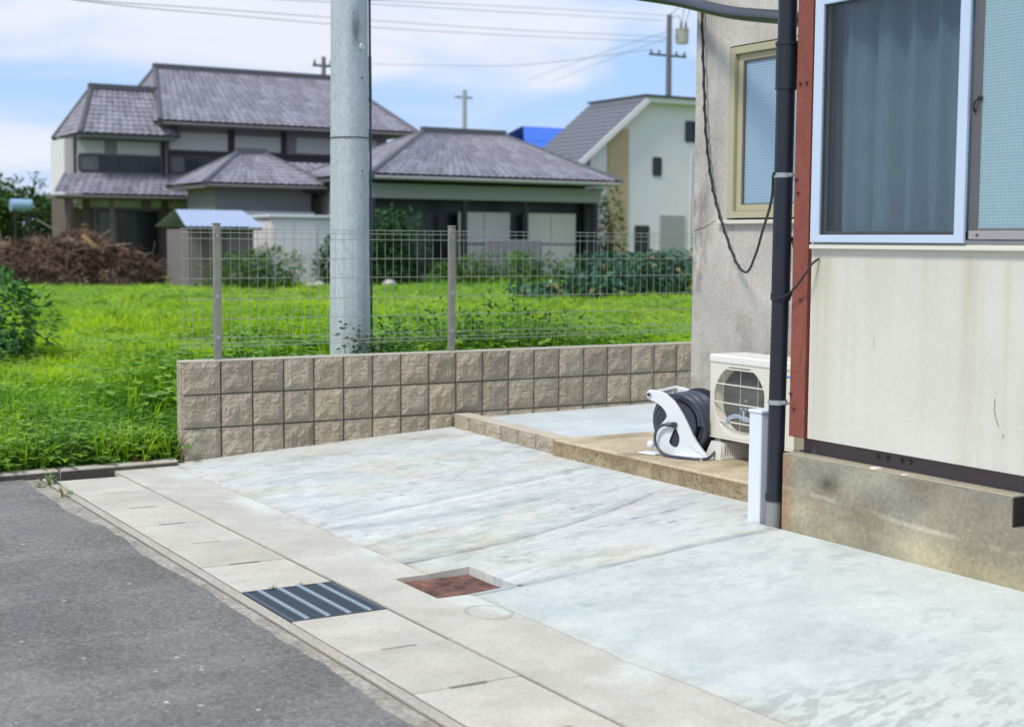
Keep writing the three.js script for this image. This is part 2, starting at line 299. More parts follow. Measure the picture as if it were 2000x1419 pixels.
// drain grate among the gutter covers
{
  const t = thing('drain_grate', 'dark steel drain grate with four pale notched rods between the gutter covers', 'drain grate', [-0.86, -0.05, 4.42]);
  const dark = std({ color: rgb(0.10, 0.125, 0.15), metalness: 0.4, roughness: 0.55 }), pale = std({ color: rgb(0.38, 0.47, 0.53), metalness: 0.35, roughness: 0.5 });
  const x0 = -1.096, x1 = -0.626, z0 = 4.112, z1 = 4.738;
  part('frame', [cbox(x0, -0.05, z0, x0 + 0.02, -0.003, z1, 0.002), cbox(x1 - 0.022, -0.05, z0, x1, -0.003, z1, 0.002), cbox(x0 + 0.02, -0.05, z0, x1 - 0.022, -0.004, z0 + 0.008, 0.001), cbox(x0 + 0.02, -0.05, z1 - 0.008, x1 - 0.022, -0.004, z1, 0.001)], dark, t);
  const bars = []; for (let z = z0 + 0.018; z < z1 - 0.014; z += 0.0148) bars.push(box(x0 + 0.02, -0.045, z, x1 - 0.022, -0.006, z + 0.007));
  part('bearing_bars', bars, dark, t, { kind: 'stuff' });
  for (let k = 0; k < 4; k++) {
    const x = mix(x0, x1, 0.17 + k * 0.222), list = [];
    for (let z = z0 + 0.012; z < z1 - 0.02; z += 0.0296) list.push(cbox(x - 0.0105, -0.012, z, x + 0.0105, 0.003, z + 0.017, 0.003));
    part('cross_rod', box(x - 0.006, -0.018, z0 + 0.01, x + 0.006, -0.006, z1 - 0.01), dark, t); part('notches', list, pale, t, { kind: 'stuff' });
  }
  part('pit', [box(-1.102, -0.5, 4.1, -1.097, -0.05, 4.75), box(-0.625, -0.5, 4.1, -0.62, -0.05, 4.75), box(-1.102, -0.5, 4.1, -0.62, -0.45, 4.75)], bedMat, t);
}

// ---------------------------------------------------------------- low wall of split-faced blocks
const blockTone = [[1, 1, 1], [0.93, 0.92, 0.91], [1.06, 1.04, 1.02], [0.98, 0.95, 0.92], [0.86, 0.85, 0.83], [1.1, 1.07, 1.02]];
const blockMap = tex(512, 512, (u, v) => { const n = fbm(u * 6, v * 6, 5, 501, 6) - 0.5, f = fbm(u * 70, v * 70, 3, 503, 70) - 0.5; let k = n * 34 + f * 44; const h = hash(Math.floor(u * 220), Math.floor(v * 220), 9); if (h < 0.03) k -= 30; if (h > 0.985) k += 24; return [171 + k, 160 + k, 142 + k * 0.95]; });
const blockBump = tex(512, 512, (u, v) => { const wx = fbm(u * 8, v * 8, 3, 517, 8) * 0.12, r1 = Math.abs(2 * fbm(u * 14 + wx * 14, v * 14, 3, 511, 14) - 1), r2 = fbm(u * 7, v * 7, 4, 515, 7); return lum(255 * clamp(0.15 + 0.9 * r1 + 0.45 * r2 + 0.22 * (fbm(u * 60, v * 60, 2, 513, 60) - 0.5))); }, false);
const blockMats = blockTone.map((c) => std({ map: blockMap, bumpMap: blockBump, bumpScale: 0.015, color: rgb(c[0], c[1], c[2]) }));
const capMat = std({ map: concreteMap([196, 188, 170], 30, 521, 0.015), bumpMap: grainBump, bumpScale: 0.002 });
function splitBlock(w, h, d, seed) {   // rough face towards +z, origin at the middle of the back
  const nx = Math.max(4, Math.round(5 * w / 0.25)), ny = Math.max(3, Math.round(5 * h / 0.25)), g = new THREE.BoxGeometry(w, h, d, nx, ny, 1), p = g.attributes.position;
  for (let i = 0; i < p.count; i++) {
    const x = p.getX(i), y = p.getY(i), z = p.getZ(i), e = Math.min(w / 2 - Math.abs(x), h / 2 - Math.abs(y));
    if (z > 0) { const rough = (fbm(x * 14 + seed * 9.1, y * 14 + seed * 3.7, 4, seed) - 0.25) * 0.034; p.setZ(i, z + (e < 0.001 ? -0.006 : rough * sst(0, 0.045, e))); if (e < 0.001) { p.setX(i, x - Math.sign(x) * 0.002 * hash(i, seed, 2)); } }
    p.setZ(i, p.getZ(i) + d / 2);
  }
  const q = g.toNonIndexed(); q.computeVertexNormals(); const n2 = q.attributes.normal; boxUV(q, 0.5, seed * 0.37, seed * 0.21); return q;
}
{
  const t = thing('block_wall', 'low brown wall of split-faced concrete blocks under the wire fence', 'block wall', [2.6, 0, -0.07]);
  const M = 0.258, J = 0.010, variants = [...Array(14).keys()].map((i) => splitBlock(M - J - 0.002 * hash(i, 1, 4), M - J - 0.002 * hash(i, 2, 4), 0.05, i + 1));
  const long = [0, 1, 2].map((i) => splitBlock(0.3 - J, M - J, 0.05, i + 21));
  const place = (g, x, y, z, mat, ry = 0) => { const m = new THREE.Mesh(g, mat); m.name = 'block'; m.position.set(x - 2.6, y, z + 0.07); m.rotation.y = ry; m.castShadow = m.receiveShadow = true; t.add(m); };
  for (let c = 0; c < 3; c++) {
    place(long[c], 0.258 - 0.151, 0.129 + c * M, -0.045, blockMats[c]);
    for (let i = 0; i < 21; i++) place(variants[Math.floor(hash(i, c, 6) * 14)], 0.258 + M * (i + 0.5), 0.129 + c * M, -0.045 + 0.004 * (hash(i, c, 8) - 0.5), blockMats[Math.floor(hash(i, c, 7) * 6)]);
  }
  const mort = std({ color: rgb(0.27, 0.235, 0.2), bumpMap: grainBump, bumpScale: 0.003 });
  part('mortar_core', box(-0.035, -0.1, -0.14, 5.67, 0.768, -0.03), mort, t);
  part('wall_end', cbox(-0.046, -0.1, -0.145, -0.033, 0.768, -0.048, 0.004), blockMats[0], t);
  for (let i = 0; i < 7; i++) part('wall_cap', cbox(-0.045 + i * 0.816, 0.7675, -0.148, -0.045 + (i + 1) * 0.816 - 0.003, 0.7765, 0.0, 0.002), capMat, t);
}
// kerb between the road and the grass
{
  const o = structure('kerb', [-2, 0, 0.13]);
  const kerbShade = std({ color: rgb(0.10, 0.085, 0.07), bumpMap: grainBump, bumpScale: 0.01 });  // dark strip paints the kerb's shadow line over its dirty face
  const m = std({ map: concreteMap([190, 181, 166], 44, 531, 0.05), bumpMap: grainBump, bumpScale: 0.006 });
  for (let i = 0; i < 9; i++) { const g = cbox(-0.12 - (i + 1) * 0.9 + 0.005, -0.1, -0.07, -0.12 - i * 0.9, 0.045, 0.06, 0.012); g.translate(0, 0, 0.05); const p = g.attributes.position; for (let k = 0; k < p.count; k++) p.setZ(k, p.getZ(k) + -0.06 * (p.getX(k) + 0.1)); part('kerb_stone', g, m, o); const f = box(-0.12 - (i + 1) * 0.9 + 0.012, -0.1, 0.1105, -0.127 - i * 0.9, 0.026, 0.1145), fp = f.attributes.position; for (let k = 0; k < fp.count; k++) fp.setZ(k, fp.getZ(k) - 0.06 * (fp.getX(k) + 0.1)); part('kerb_shade_strip', f, kerbShade, o); }
}
// wire fence on the wall
{
  const t = thing('wire_fence', 'thin grey wire mesh fence on posts along the top of the block wall', 'fence', [2.3, 0.776, -0.08]);
  const wm = std({ color: rgb(0.36, 0.37, 0.33), metalness: 0.3, roughness: 0.5 }), pm = std({ color: rgb(0.30, 0.29, 0.25), metalness: 0.2, roughness: 0.55 });
  for (const x of [0.262, 2.32, 5.1]) {
    const p = part('post', [cbox(x - 0.027, 0.7, -0.105, x + 0.027, 1.82, -0.058, 0.006)], pm, t);
    part('post_cap', cbox(x - 0.029, 1.82, -0.107, x + 0.029, 1.832, -0.056, 0.004), pm, p);
    parts('clip', [0.93, 1.25, 1.72].map((y) => cbox(x - 0.012, y, -0.06, x + 0.012, y + 0.03, -0.05, 0.003)), galv, p);
  }
  const ys = [0.878, 0.906, 0.947, 1.09, 1.241, 1.405, 1.556, 1.71, 1.756, 1.785];
  for (const [a, b] of [[-0.04, 0.255], [0.27, 2.313], [2.327, 5.09]]) {
    const h = ys.map((y) => rod([a, y, -0.047], [b, y, -0.047], 0.0026, 0.0026, 5)), v = [];
    for (let x = a + 0.02; x < b; x += 0.0735) v.push(rod([x, 0.86, -0.052], [x, 1.795, -0.052], 0.0019, 0.0019, 5));
    part('wire_panel', [...h, ...v], wm, t);
  }
}
// ---------------------------------------------------------------- kerb blocks, step and the path beside the house
{
  const t = thing('block_edging', 'short low row of six split-faced blocks edging the raised path', 'edging', [2.25, 0.1, 0.9]);
  const L = 0.283, J = 0.008, vs = [0, 1, 2].map((i) => splitBlock(L - J, 0.24, 0.05, i + 41));
  const xAt = (z) => mix(2.285, 2.2, z / 1.75);
  for (let i = 0; i < 6; i++) {
    const z = 0.03 + L * (i + 0.5); const m = new THREE.Mesh(vs[i % 3], blockMats[(i * 3) % 4]); m.name = 'block'; m.position.set(xAt(z) + 0.05 - 2.25, 0.135 - 0.1, z - 0.9); m.rotation.y = -Math.PI / 2 - 0.048; m.castShadow = m.receiveShadow = true; t.add(m);
  }
  const g = box(0.045, -0.02, 0.03, 0.16, 0.251, 1.74), g2 = cbox(0.004, 0.2515, 0.025, 0.16, 0.257, 1.742, 0.002);
  for (const q of [g, g2]) { const p = q.attributes.position; for (let i = 0; i < p.count; i++) p.setX(i, p.getX(i) + xAt(p.getZ(i))); }
  part('mortar_core', g, std({ color: rgb(0.23, 0.2, 0.17) }), t); part('edging_cap', g2, std({ map: concreteMap([196, 186, 168], 30, 541, 0.02), bumpMap: grainBump, bumpScale: 0.003 }), t);
}
{
  const o = structure('side_path', [4.4, 0.1, 1]);
  const m = std({ map: concreteMap([200, 207, 207], 24, 551, 0.006), bumpMap: grainBump, bumpScale: 0.002 });
  const mk = (pts) => { const g = slabY(0, 0.25, pts); const p = g.attributes.position; for (let i = 0; i < p.count; i++) p.setY(i, p.getY(i) + 0.205 + 0.016 * (p.getX(i) - 2.4)); g.computeVertexNormals(); return g; };
  part('path_slab', mk([[2.36, 0.0], [6.4, 0.0], [6.4, 2.4], [3.0, 2.4], [3.0, 1.76], [2.33, 1.76]]), m, o);
}
{
  const map = tex(1024, 512, (u, v) => { const X = u * 3, Y = v * 1.5, n = fbm(X * 3, Y * 3, 5, 561, 0) - 0.5, f = fbm(X * 60, Y * 60, 2, 563) - 0.5, s = sst(0.5, 0.75, fbm(X * 1.5, Y * 5, 4, 565)); let k = n * 56 + f * 26 - s * 30; if (hash(Math.floor(X * 150), Math.floor(Y * 150), 7) < 0.012) k -= 40; return [192 + k, 177 + k * 0.98, 149 + k * 0.9]; });
  const t = thing('concrete_step', 'old brownish concrete step carrying the air conditioner unit and hose reel', 'step', [2.6, 0.1, 3.2]);
  const mat = std({ map, bumpMap: grain(3, 1.5), bumpScale: 0.006 });
  const g = cbox(2.175, -0.05, 1.765, 3.11, 0.26, 4.648, 0.012, 1); const p = g.attributes.position, uv = g.attributes.uv; for (let i = 0; i < p.count; i++) uv.setXY(i, uv.getX(i) / 3, uv.getY(i) / 1.5);
  const step = part('step_block', g, mat, t);
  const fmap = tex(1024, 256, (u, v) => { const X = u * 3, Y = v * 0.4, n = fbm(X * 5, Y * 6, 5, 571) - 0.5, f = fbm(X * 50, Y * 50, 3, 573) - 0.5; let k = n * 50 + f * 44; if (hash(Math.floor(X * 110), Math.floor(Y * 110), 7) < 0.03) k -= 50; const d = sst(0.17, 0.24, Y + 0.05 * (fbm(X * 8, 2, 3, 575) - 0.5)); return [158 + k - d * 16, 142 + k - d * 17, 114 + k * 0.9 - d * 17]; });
  const q = panelX(2.170, 2.178, [[1.775, -0.05], [4.64, -0.05], [4.64, 0.244], [1.775, 0.244]]), w = q.attributes.uv; for (let i = 0; i < w.count; i++) w.setXY(i, w.getX(i) / 3, w.getY(i) / 0.4);
  part('step_face', q, std({ map: fmap, bumpMap: fmap, bumpScale: 0.012 }), t, { label: 'rough pitted brown front face of the step' });
}

// ---------------------------------------------------------------- the house beside the driveway
{
  const H = thing('house', 'cream walled house with curtained windows, red corner post and stained concrete foundation', 'house', [1.9, 0.1, 6.5]);
  // walls
  const Z0 = 4.795, Z1 = 9.6, Y0 = 0.643, Y1 = 3.75;
  const wallMap = tex(2048, 1024, (u, v) => {
    const Z = Z0 + u * (Z1 - Z0), Y = Y0 + v * (Y1 - Y0), n = fbm(Z * 3, Y * 3, 5, 601) - 0.5, f = fbm(Z * 60, Y * 60, 2, 603) - 0.5;
    let k = n * 13 + f * 7, tan = 0;
    // run-off below the window sill
    const below = sst(1.68, 1.6, Y);
    for (const [z, w, a, len] of [[5.9, 0.05, 22, 1.1], [6.13, 0.02, 15, 0.5], [5.24, 0.02, 6, 0.5], [4.92, 0.06, 20, 1.1], [4.84, 0.03, 24, 1.2], [5.62, 0.03, 4, 0.7], [6.5, 0.04, 10, 0.8]]) { const dd = Z - z - 0.012 * (fbm(Y * 4, z, 3, 607) - 0.5); const fall = below * Math.exp(-Math.max(0, 1.68 - Y) / len); tan += a * Math.exp(-dd * dd / (w * w)) * fall * (0.55 + 0.9 * fbm(Z * 60, Y * 2.4, 3, 609)); }
    tan += 4 * sst(0.56, 0.75, fbm(Z * 16, Y * 1.1, 4, 611)) * below;
    let sc = 0; const sx = 6.1 + 0.03 * Math.sin(Y * 18); if (Y > 0.8 && Y < 1.02) sc = sst(0.006, 0.001, Math.abs(Z - sx - 0.02 * (fbm(Y * 30, 2, 2, 7) - 0.5))) * 70 * sst(0.3, 0.6, fbm(Y * 30, 9, 2, 4));
    const spot = Math.exp(-((Z - 5.28) ** 2 / 0.00006 + (Y - 1.2) ** 2 / 0.0006)) * 26; sc += spot;
    return [211 + k - tan * 0.7 - sc, 209 + k - tan * 0.85 - sc, 197 + k - tan * 1.25 - sc];
  }, true, false);
  const wallUV = (g) => { const p = g.attributes.position, uv = g.attributes.uv; for (let i = 0; i < p.count; i++) uv.setXY(i, (p.getZ(i) - Z0) / (Z1 - Z0), (p.getY(i) - Y0) / (Y1 - Y0)); return g; };
  const wallMat = std({ map: wallMap, bumpMap: grain(4.8, 3.1), bumpScale: 0.0015, roughness: 0.75 });
  const OZ0 = 4.842, OZ1 = 7.0, OY0 = 1.722, OY1 = 3.03;
  const wall = part('wall', wallUV(panelX(1.905, 1.99, rect(Z0, Y0, Z1, Y1), [rect(OZ0, OY0, OZ1, OY1)])), wallMat, H, { label: 'cream front wall with brown run-off streaks below the window' });
  // the foundation, with a vent opening
  const fm = tex(2048, 512, (u, v) => {
    const Z = 4.6 + u * 5, Y = v * 0.6, n = fbm(Z * 3, Y * 4, 5, 621) - 0.5, f = fbm(Z * 60, Y * 60, 3, 623) - 0.5, b = fbm(Z * 2.2, Y * 5, 4, 625), line = 0.36 - 0.05 * (Z - 4.6) + 0.03 * (fbm(Z * 3, 2, 3, 627) - 0.5);
    let k = n * 66 + f * 30, R = 150, G = 143, B = 125;
    const low = sst(line + 0.05, line - 0.12, Y); R += low * 18; G += low * 15; B += low * 8;
    const grey = sst(0.45, 0.7, b) * 1; R -= grey * 9; G -= grey * 7; B -= grey * 3;
    const och = sst(0.52, 0.72, fbm(Z * 1.7 + 4, Y * 7, 4, 629)) * sst(0.4, 0.15, Y); R += och * 5; G += och * 4; B -= och * 1;
    k -= 42 * Math.exp(-((Z - 5.02) ** 2) / 0.006 - ((Y - 0.42) ** 2) / 0.0025) * (0.4 + fbm(Z * 14, Y * 14, 3, 630));
    k += 26 * sst(0.02, 0.003, Math.abs(Y - line)) * sst(0.35, 0.65, fbm(Z * 5, Y * 9, 3, 632)); // an old pour line
    const rust = sst(4.80, 4.66, Z + 0.05 * (fbm(Z, Y * 8, 3, 635) - 0.5)); R += rust * 6; G -= rust * 12; B -= rust * 22; k -= rust * 8;
    if (hash(Math.floor(Z * 170), Math.floor(Y * 170), 9) < 0.001) k += 36;
    return [R + k, G + k, B + k * 0.9];
  }, true, false);
  const foundMat = std({ map: fm, bumpMap: grain(5, 0.6), bumpScale: 0.006 });
  const fUV = (g) => { const p = g.attributes.position, uv = g.attributes.uv, n = g.attributes.normal; for (let i = 0; i < p.count; i++) { uv.setXY(i, (p.getZ(i) - 4.6) / 5, (p.getY(i) + Math.abs(n.getY(i)) * p.getX(i) * 0.3) / 0.6); } return g; };
  const fnd = part('foundation', [fUV(panelX(1.858, 2.06, [[4.648, -0.05], [9.6, -0.05], [9.6, 0.543], [6.62, 0.543], [6.62, 0.403], [6.238, 0.403], [6.238, 0.543], [4.648, 0.543]], [], 0.006))], foundMat, H);
  parts('foundation_cap', [[4.652, 6.236], [6.622, 8.1], [8.102, 9.59]].map(([a, b]) => cbox(1.860, 0.5435, a, 1.984, 0.5475, b, 0.001)), std({ map: concreteMap([172, 165, 146], 44, 637, 0.03), bumpMap: grainBump, bumpScale: 0.004 }), fnd);
  part('vent_shade', [box(1.95, 0.404, 6.25, 2.055, 0.541, 6.612), box(1.862, 0.406, 6.2385, 1.95, 0.54, 6.246)], std({ color: rgb(0.028, 0.027, 0.024) }), fnd);  // near-black boxes paint the shade inside the vent opening
  parts('plaster_crumb', [cbox(1.875, 0.543, 5.30, 1.93, 0.556, 5.345, 0.005), cbox(1.868, 0.543, 5.53, 1.9, 0.552, 5.55, 0.003)], std({ color: rgb(0.75, 0.72, 0.66) }), fnd);
  // painted steel sill beam in the gap under the wall, with bolts
  const beamMat = std({ color: rgb(0.13, 0.10, 0.105), roughness: 0.7, bumpMap: grainBump, bumpScale: 0.002 });
  const beam = part('sill_beam', [box(1.985, 0.545, 4.68, 2.05, 0.72, 9.6)], beamMat, H);
  for (const z of [5.25, 5.32, 5.42, 5.48]) { const b = rod([1.968, 0.597, z], [1.985, 0.597, z], 0.012, 0.012, 6); part('bolt', b, beamMat, beam); }
  // red corner post with bolts
  const redMap = tex(256, 1024, (u, v) => { const k = (fbm(u * 4, v * 20, 4, 641) - 0.5) * 26 + (fbm(u * 40, v * 160, 2, 643) - 0.5) * 14, c = hash(Math.floor(u * 40), Math.floor(v * 300), 3) < 0.006 ? 40 : 0; return [136 + k + c, 74 + k * 0.7 + c, 61 + k * 0.6 + c]; }, true, true);
  const redMat = std({ map: redMap, roughness: 0.6, bumpMap: grain(0.25, 2), bumpScale: 0.001 });
  const g = cbox(1.893, 0.640, 4.655, 1.985, 3.75, 4.775, 0.003), uv = g.attributes.uv; for (let i = 0; i < uv.count; i++) uv.setXY(i, uv.getX(i) * 4, uv.getY(i) * 0.5);
  const post = part('corner_post', g, redMat, H);
  const boltMat = std({ color: rgb(0.14, 0.06, 0.05), metalness: 0.3, roughness: 0.6 });
  for (const [y, z] of [[0.878, 4.672], [0.798, 4.697], [1.399, 4.73], [2.571, 4.69], [2.055, 4.675], [1.982, 4.69], [2.571, 4.74]]) part('bolt', rod([1.878, y, z], [1.893, y, z], 0.007, 0.009, 6), boltMat, post);
  part('shadow_gap', box(1.93, 0.66, 4.776, 1.985, 3.75, 4.794), beamMat, H);
  // the window: blue-white screen in front, grey sashes, glass and curtain
  const W = part('window', [panelX(1.885, 1.985, rect(4.822, 1.708, 7.02, 3.045), [rect(4.842, 1.728, 7.0, 3.028)], 0.002)], std({ color: rgb(0.30, 0.31, 0.33), metalness: 0.4, roughness: 0.5 }), H);
  const alum = std({ color: rgb(0.60, 0.70, 0.86), metalness: 0.15, roughness: 0.35 }), sashMat = std({ color: rgb(0.16, 0.155, 0.16), metalness: 0.4, roughness: 0.5 }), railMat = std({ color: rgb(0.42, 0.39, 0.40), metalness: 0.3, roughness: 0.5 });
  part('screen_frame', panelX(1.862, 1.884, rect(4.822, 1.712, 5.887, 3.04), [rect(4.888, 1.752, 5.826, 2.962)], 0.004), alum, W);
  const meshTex = tex(256, 256, (u, v, i, j) => { const a = (i % 4 < 2 || j % 4 < 2); return [90, 96, 102, a ? 255 : 0]; });
  part('insect_screen', panelX(1.872, 1.8735, rect(4.886, 1.75, 5.828, 2.965)), new THREE.MeshStandardMaterial({ color: rgb(0.075, 0.09, 0.11), roughness: 0.85, transparent: true, opacity: 0.2 }), W);
  // fixed side: left sash behind the screen
  part('sash_frame', panelX(1.9085, 1.934, rect(4.845, 1.73, 5.99, 3.026), [rect(4.888, 1.772, 5.92, 2.985)], 0.003), sashMat, W);
  const glassL = new THREE.MeshPhysicalMaterial({ color: rgb(0.8, 0.88, 0.92), roughness: 0.04, metalness: 0, transmission: 1, thickness: 0, ior: 1.5 });
  part('glass_pane', panelX(1.918, 1.922, rect(4.884, 1.768, 5.925, 2.99)), glassL, W);
  // right sash nearer the outside, wired glass
  part('sash_frame', panelX(1.8885, 1.9065, rect(5.892, 1.73, 6.998, 3.026), [rect(5.948, 1.782, 6.94, 2.97)], 0.003), sashMat, W);
  part('bottom_rail', cbox(1.8775, 1.7305, 5.905, 1.8880, 1.772, 6.996, 0.003), railMat, W);
  part('screw', rod([1.872, 1.752, 5.96], [1.878, 1.752, 5.96], 0.006), boltMat, W);
  const wire = tex(512, 512, (u, v, i, j) => { const l = (i % 32 < 3 || j % 32 < 3) ? 0 : 1, n = fbm(u * 40, v * 40, 2, 661, 40); return lum(l * 190 + n * 60); }, false);
  const wireC = tex(512, 512, (u, v, i, j) => { const l = (i % 32 < 3 || j % 32 < 3); return l ? [136, 156, 166] : [206, 226, 234]; });
  const wired = new THREE.MeshPhysicalMaterial({ map: wireC, color: rgb(0.84, 0.96, 0.98), bumpMap: wire, bumpScale: 0.0006, roughness: 0.22, transmission: 0.42, thickness: 0, ior: 1.5 });
  part('glass_pane', panelX(1.8955, 1.9005, rect(5.944, 1.778, 6.944, 2.974), [], 0, 0.24), wired, W, { label: 'pale blue wired glass pane' });
  const lk = part('latch', [tube([[1.89, 2.33, 5.915], [1.87, 2.345, 5.922], [1.868, 2.37, 5.925], [1.876, 2.392, 5.942]], 0.006, 16, 6), cbox(1.882, 2.385, 5.93, 1.892, 2.405, 5.955, 0.003)], std({ color: rgb(0.03, 0.03, 0.03), roughness: 0.4 }), W);
  // curtain
  const curtain = (za, zb, x, n, amp, seed) => {
    const c = new THREE.PlaneGeometry(zb - za, 1.5, 220, 12); c.rotateY(-Math.PI / 2); c.translate(x, 2.33, (za + zb) / 2);
    const p = c.attributes.position; for (let i = 0; i < p.count; i++) { const z = p.getZ(i), y = p.getY(i), t = (y - 1.6) / 1.5; const ph = (z - za) * n + 1.4 * fbm(z * 3, 1.5 + t * 0.5, 2, seed); p.setX(i, x + amp * (1 - 0.35 * t) * (Math.sin(ph) + 0.45 * Math.sin(ph * 2.3 + 1 + t)) + 0.012 * fbm(z * 14, y * 1.5, 2, seed)); }
    c.computeVertexNormals(); return boxUV(c, 0.3);
  };
  const weave = tex(256, 256, (u, v, i, j) => { const k = (i % 3 === 0 ? -16 : 0) + (j % 3 === 0 ? -10 : 0) + (fbm(u * 20, v * 4, 2, 671, 20) - 0.5) * 20; return [212 + k, 226 + k, 232 + k]; });
  const curMat = new THREE.MeshPhysicalMaterial({ map: weave,  roughness: 1, transmission: 0.25, thickness: 0, side: THREE.DoubleSide });
  part('curtain', curtain(4.85, 5.96, 2.02, 30, 0.05, 5), curMat, W); part('curtain', curtain(5.97, 7.05, 1.985, 40, 0.02, 8), curMat, W);
  // cream sill under the window
  part('window_sill', [cbox(1.872, 1.678, 4.806, 1.9049, 1.700, 7.05, 0.003), cbox(1.890, 1.700, 4.806, 1.9049, 1.7075, 7.05, 0.001)], std({ color: rgb(0.74, 0.72, 0.62), roughness: 0.6 }), H);
  // other walls, ceiling, floor and roof of this room
  const plain = std({ color: rgb(0.55, 0.53, 0.48) });
  parts('wall', [box(2.06, 0.5, 4.655, 3.1, 3.75, 4.76), box(1.992, 0.5, 9.5, 6.4, 3.75, 9.6), box(6.3, 0.2, 2.3, 6.4, 3.75, 9.49)], plain, H);
  parts('interior_wall', [box(3.1, 0.5, 4.665, 3.18, 3.7, 9.49), box(2.06, 0.5, 4.77, 3.09, 0.56, 9.49)], std({ color: rgb(0.34, 0.31, 0.27) }), H);
  part('roof', [box(1.7, 3.751, 4.6, 6.6, 3.88, 9.8)], std({ color: rgb(0.12, 0.12, 0.13) }), H);
  // set-back wing with its own window
  const SZ0 = 2.21, SZ1 = 4.66, SY0 = 0.1, SY1 = 4.3;
  const swMap = tex(1024, 1024, (u, v) => {
    const Z = SZ0 + u * (SZ1 - SZ0), Y = SY0 + v * (SY1 - SY0), n = fbm(Z * 3, Y * 3, 5, 681) - 0.5, f = fbm(Z * 70, Y * 70, 3, 683) - 0.5;
    let k = n * 36 + f * 24;
    const sA = sst(2.52, 2.25, Z) * sst(1.2, 1.6, Y) * sst(2.6, 2.0, Y); k -= sA * 48 * sst(0.42, 0.72, fbm(Z * 14, Y * 5, 4, 685));
    const sB = sst(2.62, 2.5, Z) * sst(1.85, 2.0, Y); k -= sB * 12 * fbm(Z * 30, Y * 2, 3, 687);
    k -= 20 * sst(0.5, 0.75, fbm(Z * 5, Y * 5, 4, 689)) * sst(1.8, 1.0, Y);
    k -= 5 * sst(0.55, 0.7, fbm(Z * 18, Y * 1.2, 3, 688));
    const ck = Y - (1.79 + (Z - 2.21) * 0.25 + 0.03 * (fbm(Z * 20, 3, 3, 690) - 0.5)); if (Z < 2.48) k -= 75 * sst(0.006, 0.001, Math.abs(ck));
    const up = sst(2.2, 3.2, Y) * 7;
    return [189 + k + up, 184 + k + up, 177 + k + up];
  }, true, false);
  const sUV = (q) => { const p = q.attributes.position, w = q.attributes.uv; for (let i = 0; i < p.count; i++) w.setXY(i, (p.getZ(i) - SZ0) / (SZ1 - SZ0), (p.getY(i) - SY0) / (SY1 - SY0)); return q; };
  part('wing_wall', [sUV(panelX(3.1, 3.25, rect(SZ0, SY0, SZ1, SY1), [rect(2.59, 1.868, 3.66, 3.082)]))], std({ map: swMap, bumpMap: grain(2.45, 4.2), bumpScale: 0.006 }), H, { label: 'stained grey mortar wall of the set-back wing' });
  parts('wing_side_wall', [box(3.252, 0.1, 2.215, 6.29, 4.3, 2.36), box(3.251, 0.2, 2.37, 3.27, 0.3, 4.6)], std({ map: concreteMap([183, 176, 164], 40, 691), bumpMap: grainBump, bumpScale: 0.006 }), H);
  part('roof', [box(2.85, 4.301, 1.95, 6.6, 4.42, 4.8)], std({ color: rgb(0.12, 0.12, 0.13) }), H);
  const ivory = std({ color: rgb(0.46, 0.43, 0.29), roughness: 0.5 }), ivoryD = std({ color: rgb(0.12, 0.11, 0.09), roughness: 0.6 });
  const w2 = part('window', [panelX(3.085, 3.2, rect(2.605, 1.88, 3.645, 3.07), [rect(2.668, 1.925, 3.585, 3.02)], 0.003)], ivory, H, { label: 'ivory framed frosted window of the wing' });
  part('sash_frame', panelX(3.115, 3.16, rect(2.67, 1.927, 3.583, 3.018), [rect(2.722, 1.972, 3.54, 2.975)], 0.003), ivory, w2);
  part('sash_gasket', panelX(3.118, 3.15, rect(2.7225, 1.9725, 3.5395, 2.9745), [rect(2.742, 1.98, 3.53, 2.965)], 0), ivoryD, w2);
  const frost = new THREE.MeshPhysicalMaterial({ map: wireC, bumpMap: wire, bumpScale: 0.001, color: rgb(0.74, 0.84, 1.0), roughness: 0.28, transmission: 0.3, thickness: 0 });
  part('glass_pane', panelX(3.13, 3.136, rect(2.742, 1.98, 3.53, 2.965), [], 0, 0.3), frost, w2);
  part('curtain', box(3.262, 1.86, 2.6, 3.27, 3.1, 3.66), std({ color: rgb(0.42, 0.5, 0.58) }), w2);
  part('window_sill', cbox(3.06, 1.838, 2.52, 3.0995, 1.866, 3.72, 0.004), std({ color: rgb(0.66, 0.63, 0.55) }), w2);
  // slanting drain from the wing's eaves to the downpipe
  const pipeMat = std({ color: rgb(0.016, 0.02, 0.032), roughness: 0.36 }), jointMat = std({ color: rgb(0.014, 0.017, 0.027), roughness: 0.45 });
  part('slanting_drain', [tube([[3.16, 3.62, 1.35], [3.04, 3.475, 2.02], [2.62, 3.2, 3.2], [2.1, 2.965, 4.42], [1.95, 2.93, 4.53]], 0.042, 60, 14)], pipeMat, H);
  // downpipe
  const px = 1.905, pz = 4.55;
  const dp = part('downpipe', [rod([1.892, 0.27, pz], [px, 1.42, pz], 0.048, 0.048, 24), rod([px, 1.42, pz], [1.914, 4.2, pz], 0.052, 0.052, 24)], pipeMat, H);
  parts('pipe_joint', [rod([1.892, 0.262, pz], [1.892, 0.30, pz], 0.053, 0.053, 24), rod([1.905, 1.39, pz], [1.905, 1.43, pz], 0.056, 0.056, 24)], jointMat, dp);
  part('pipe_branch', [rod([1.911, 2.55, pz], [1.912, 2.80, pz], 0.06, 0.06, 24), rod([1.912, 2.79, pz], [1.912, 2.81, pz], 0.064, 0.064, 24), rod([1.93, 2.64, pz], [2.1, 2.8, 4.575], 0.055, 0.055, 20)], jointMat, dp);
  part('pipe_foot', rod([1.89, 0.06, pz], [1.892, 0.262, pz], 0.046, 0.046, 24), std({ color: rgb(0.25, 0.25, 0.25), roughness: 0.7, bumpMap: grainBump, bumpScale: 0.003 }), dp);
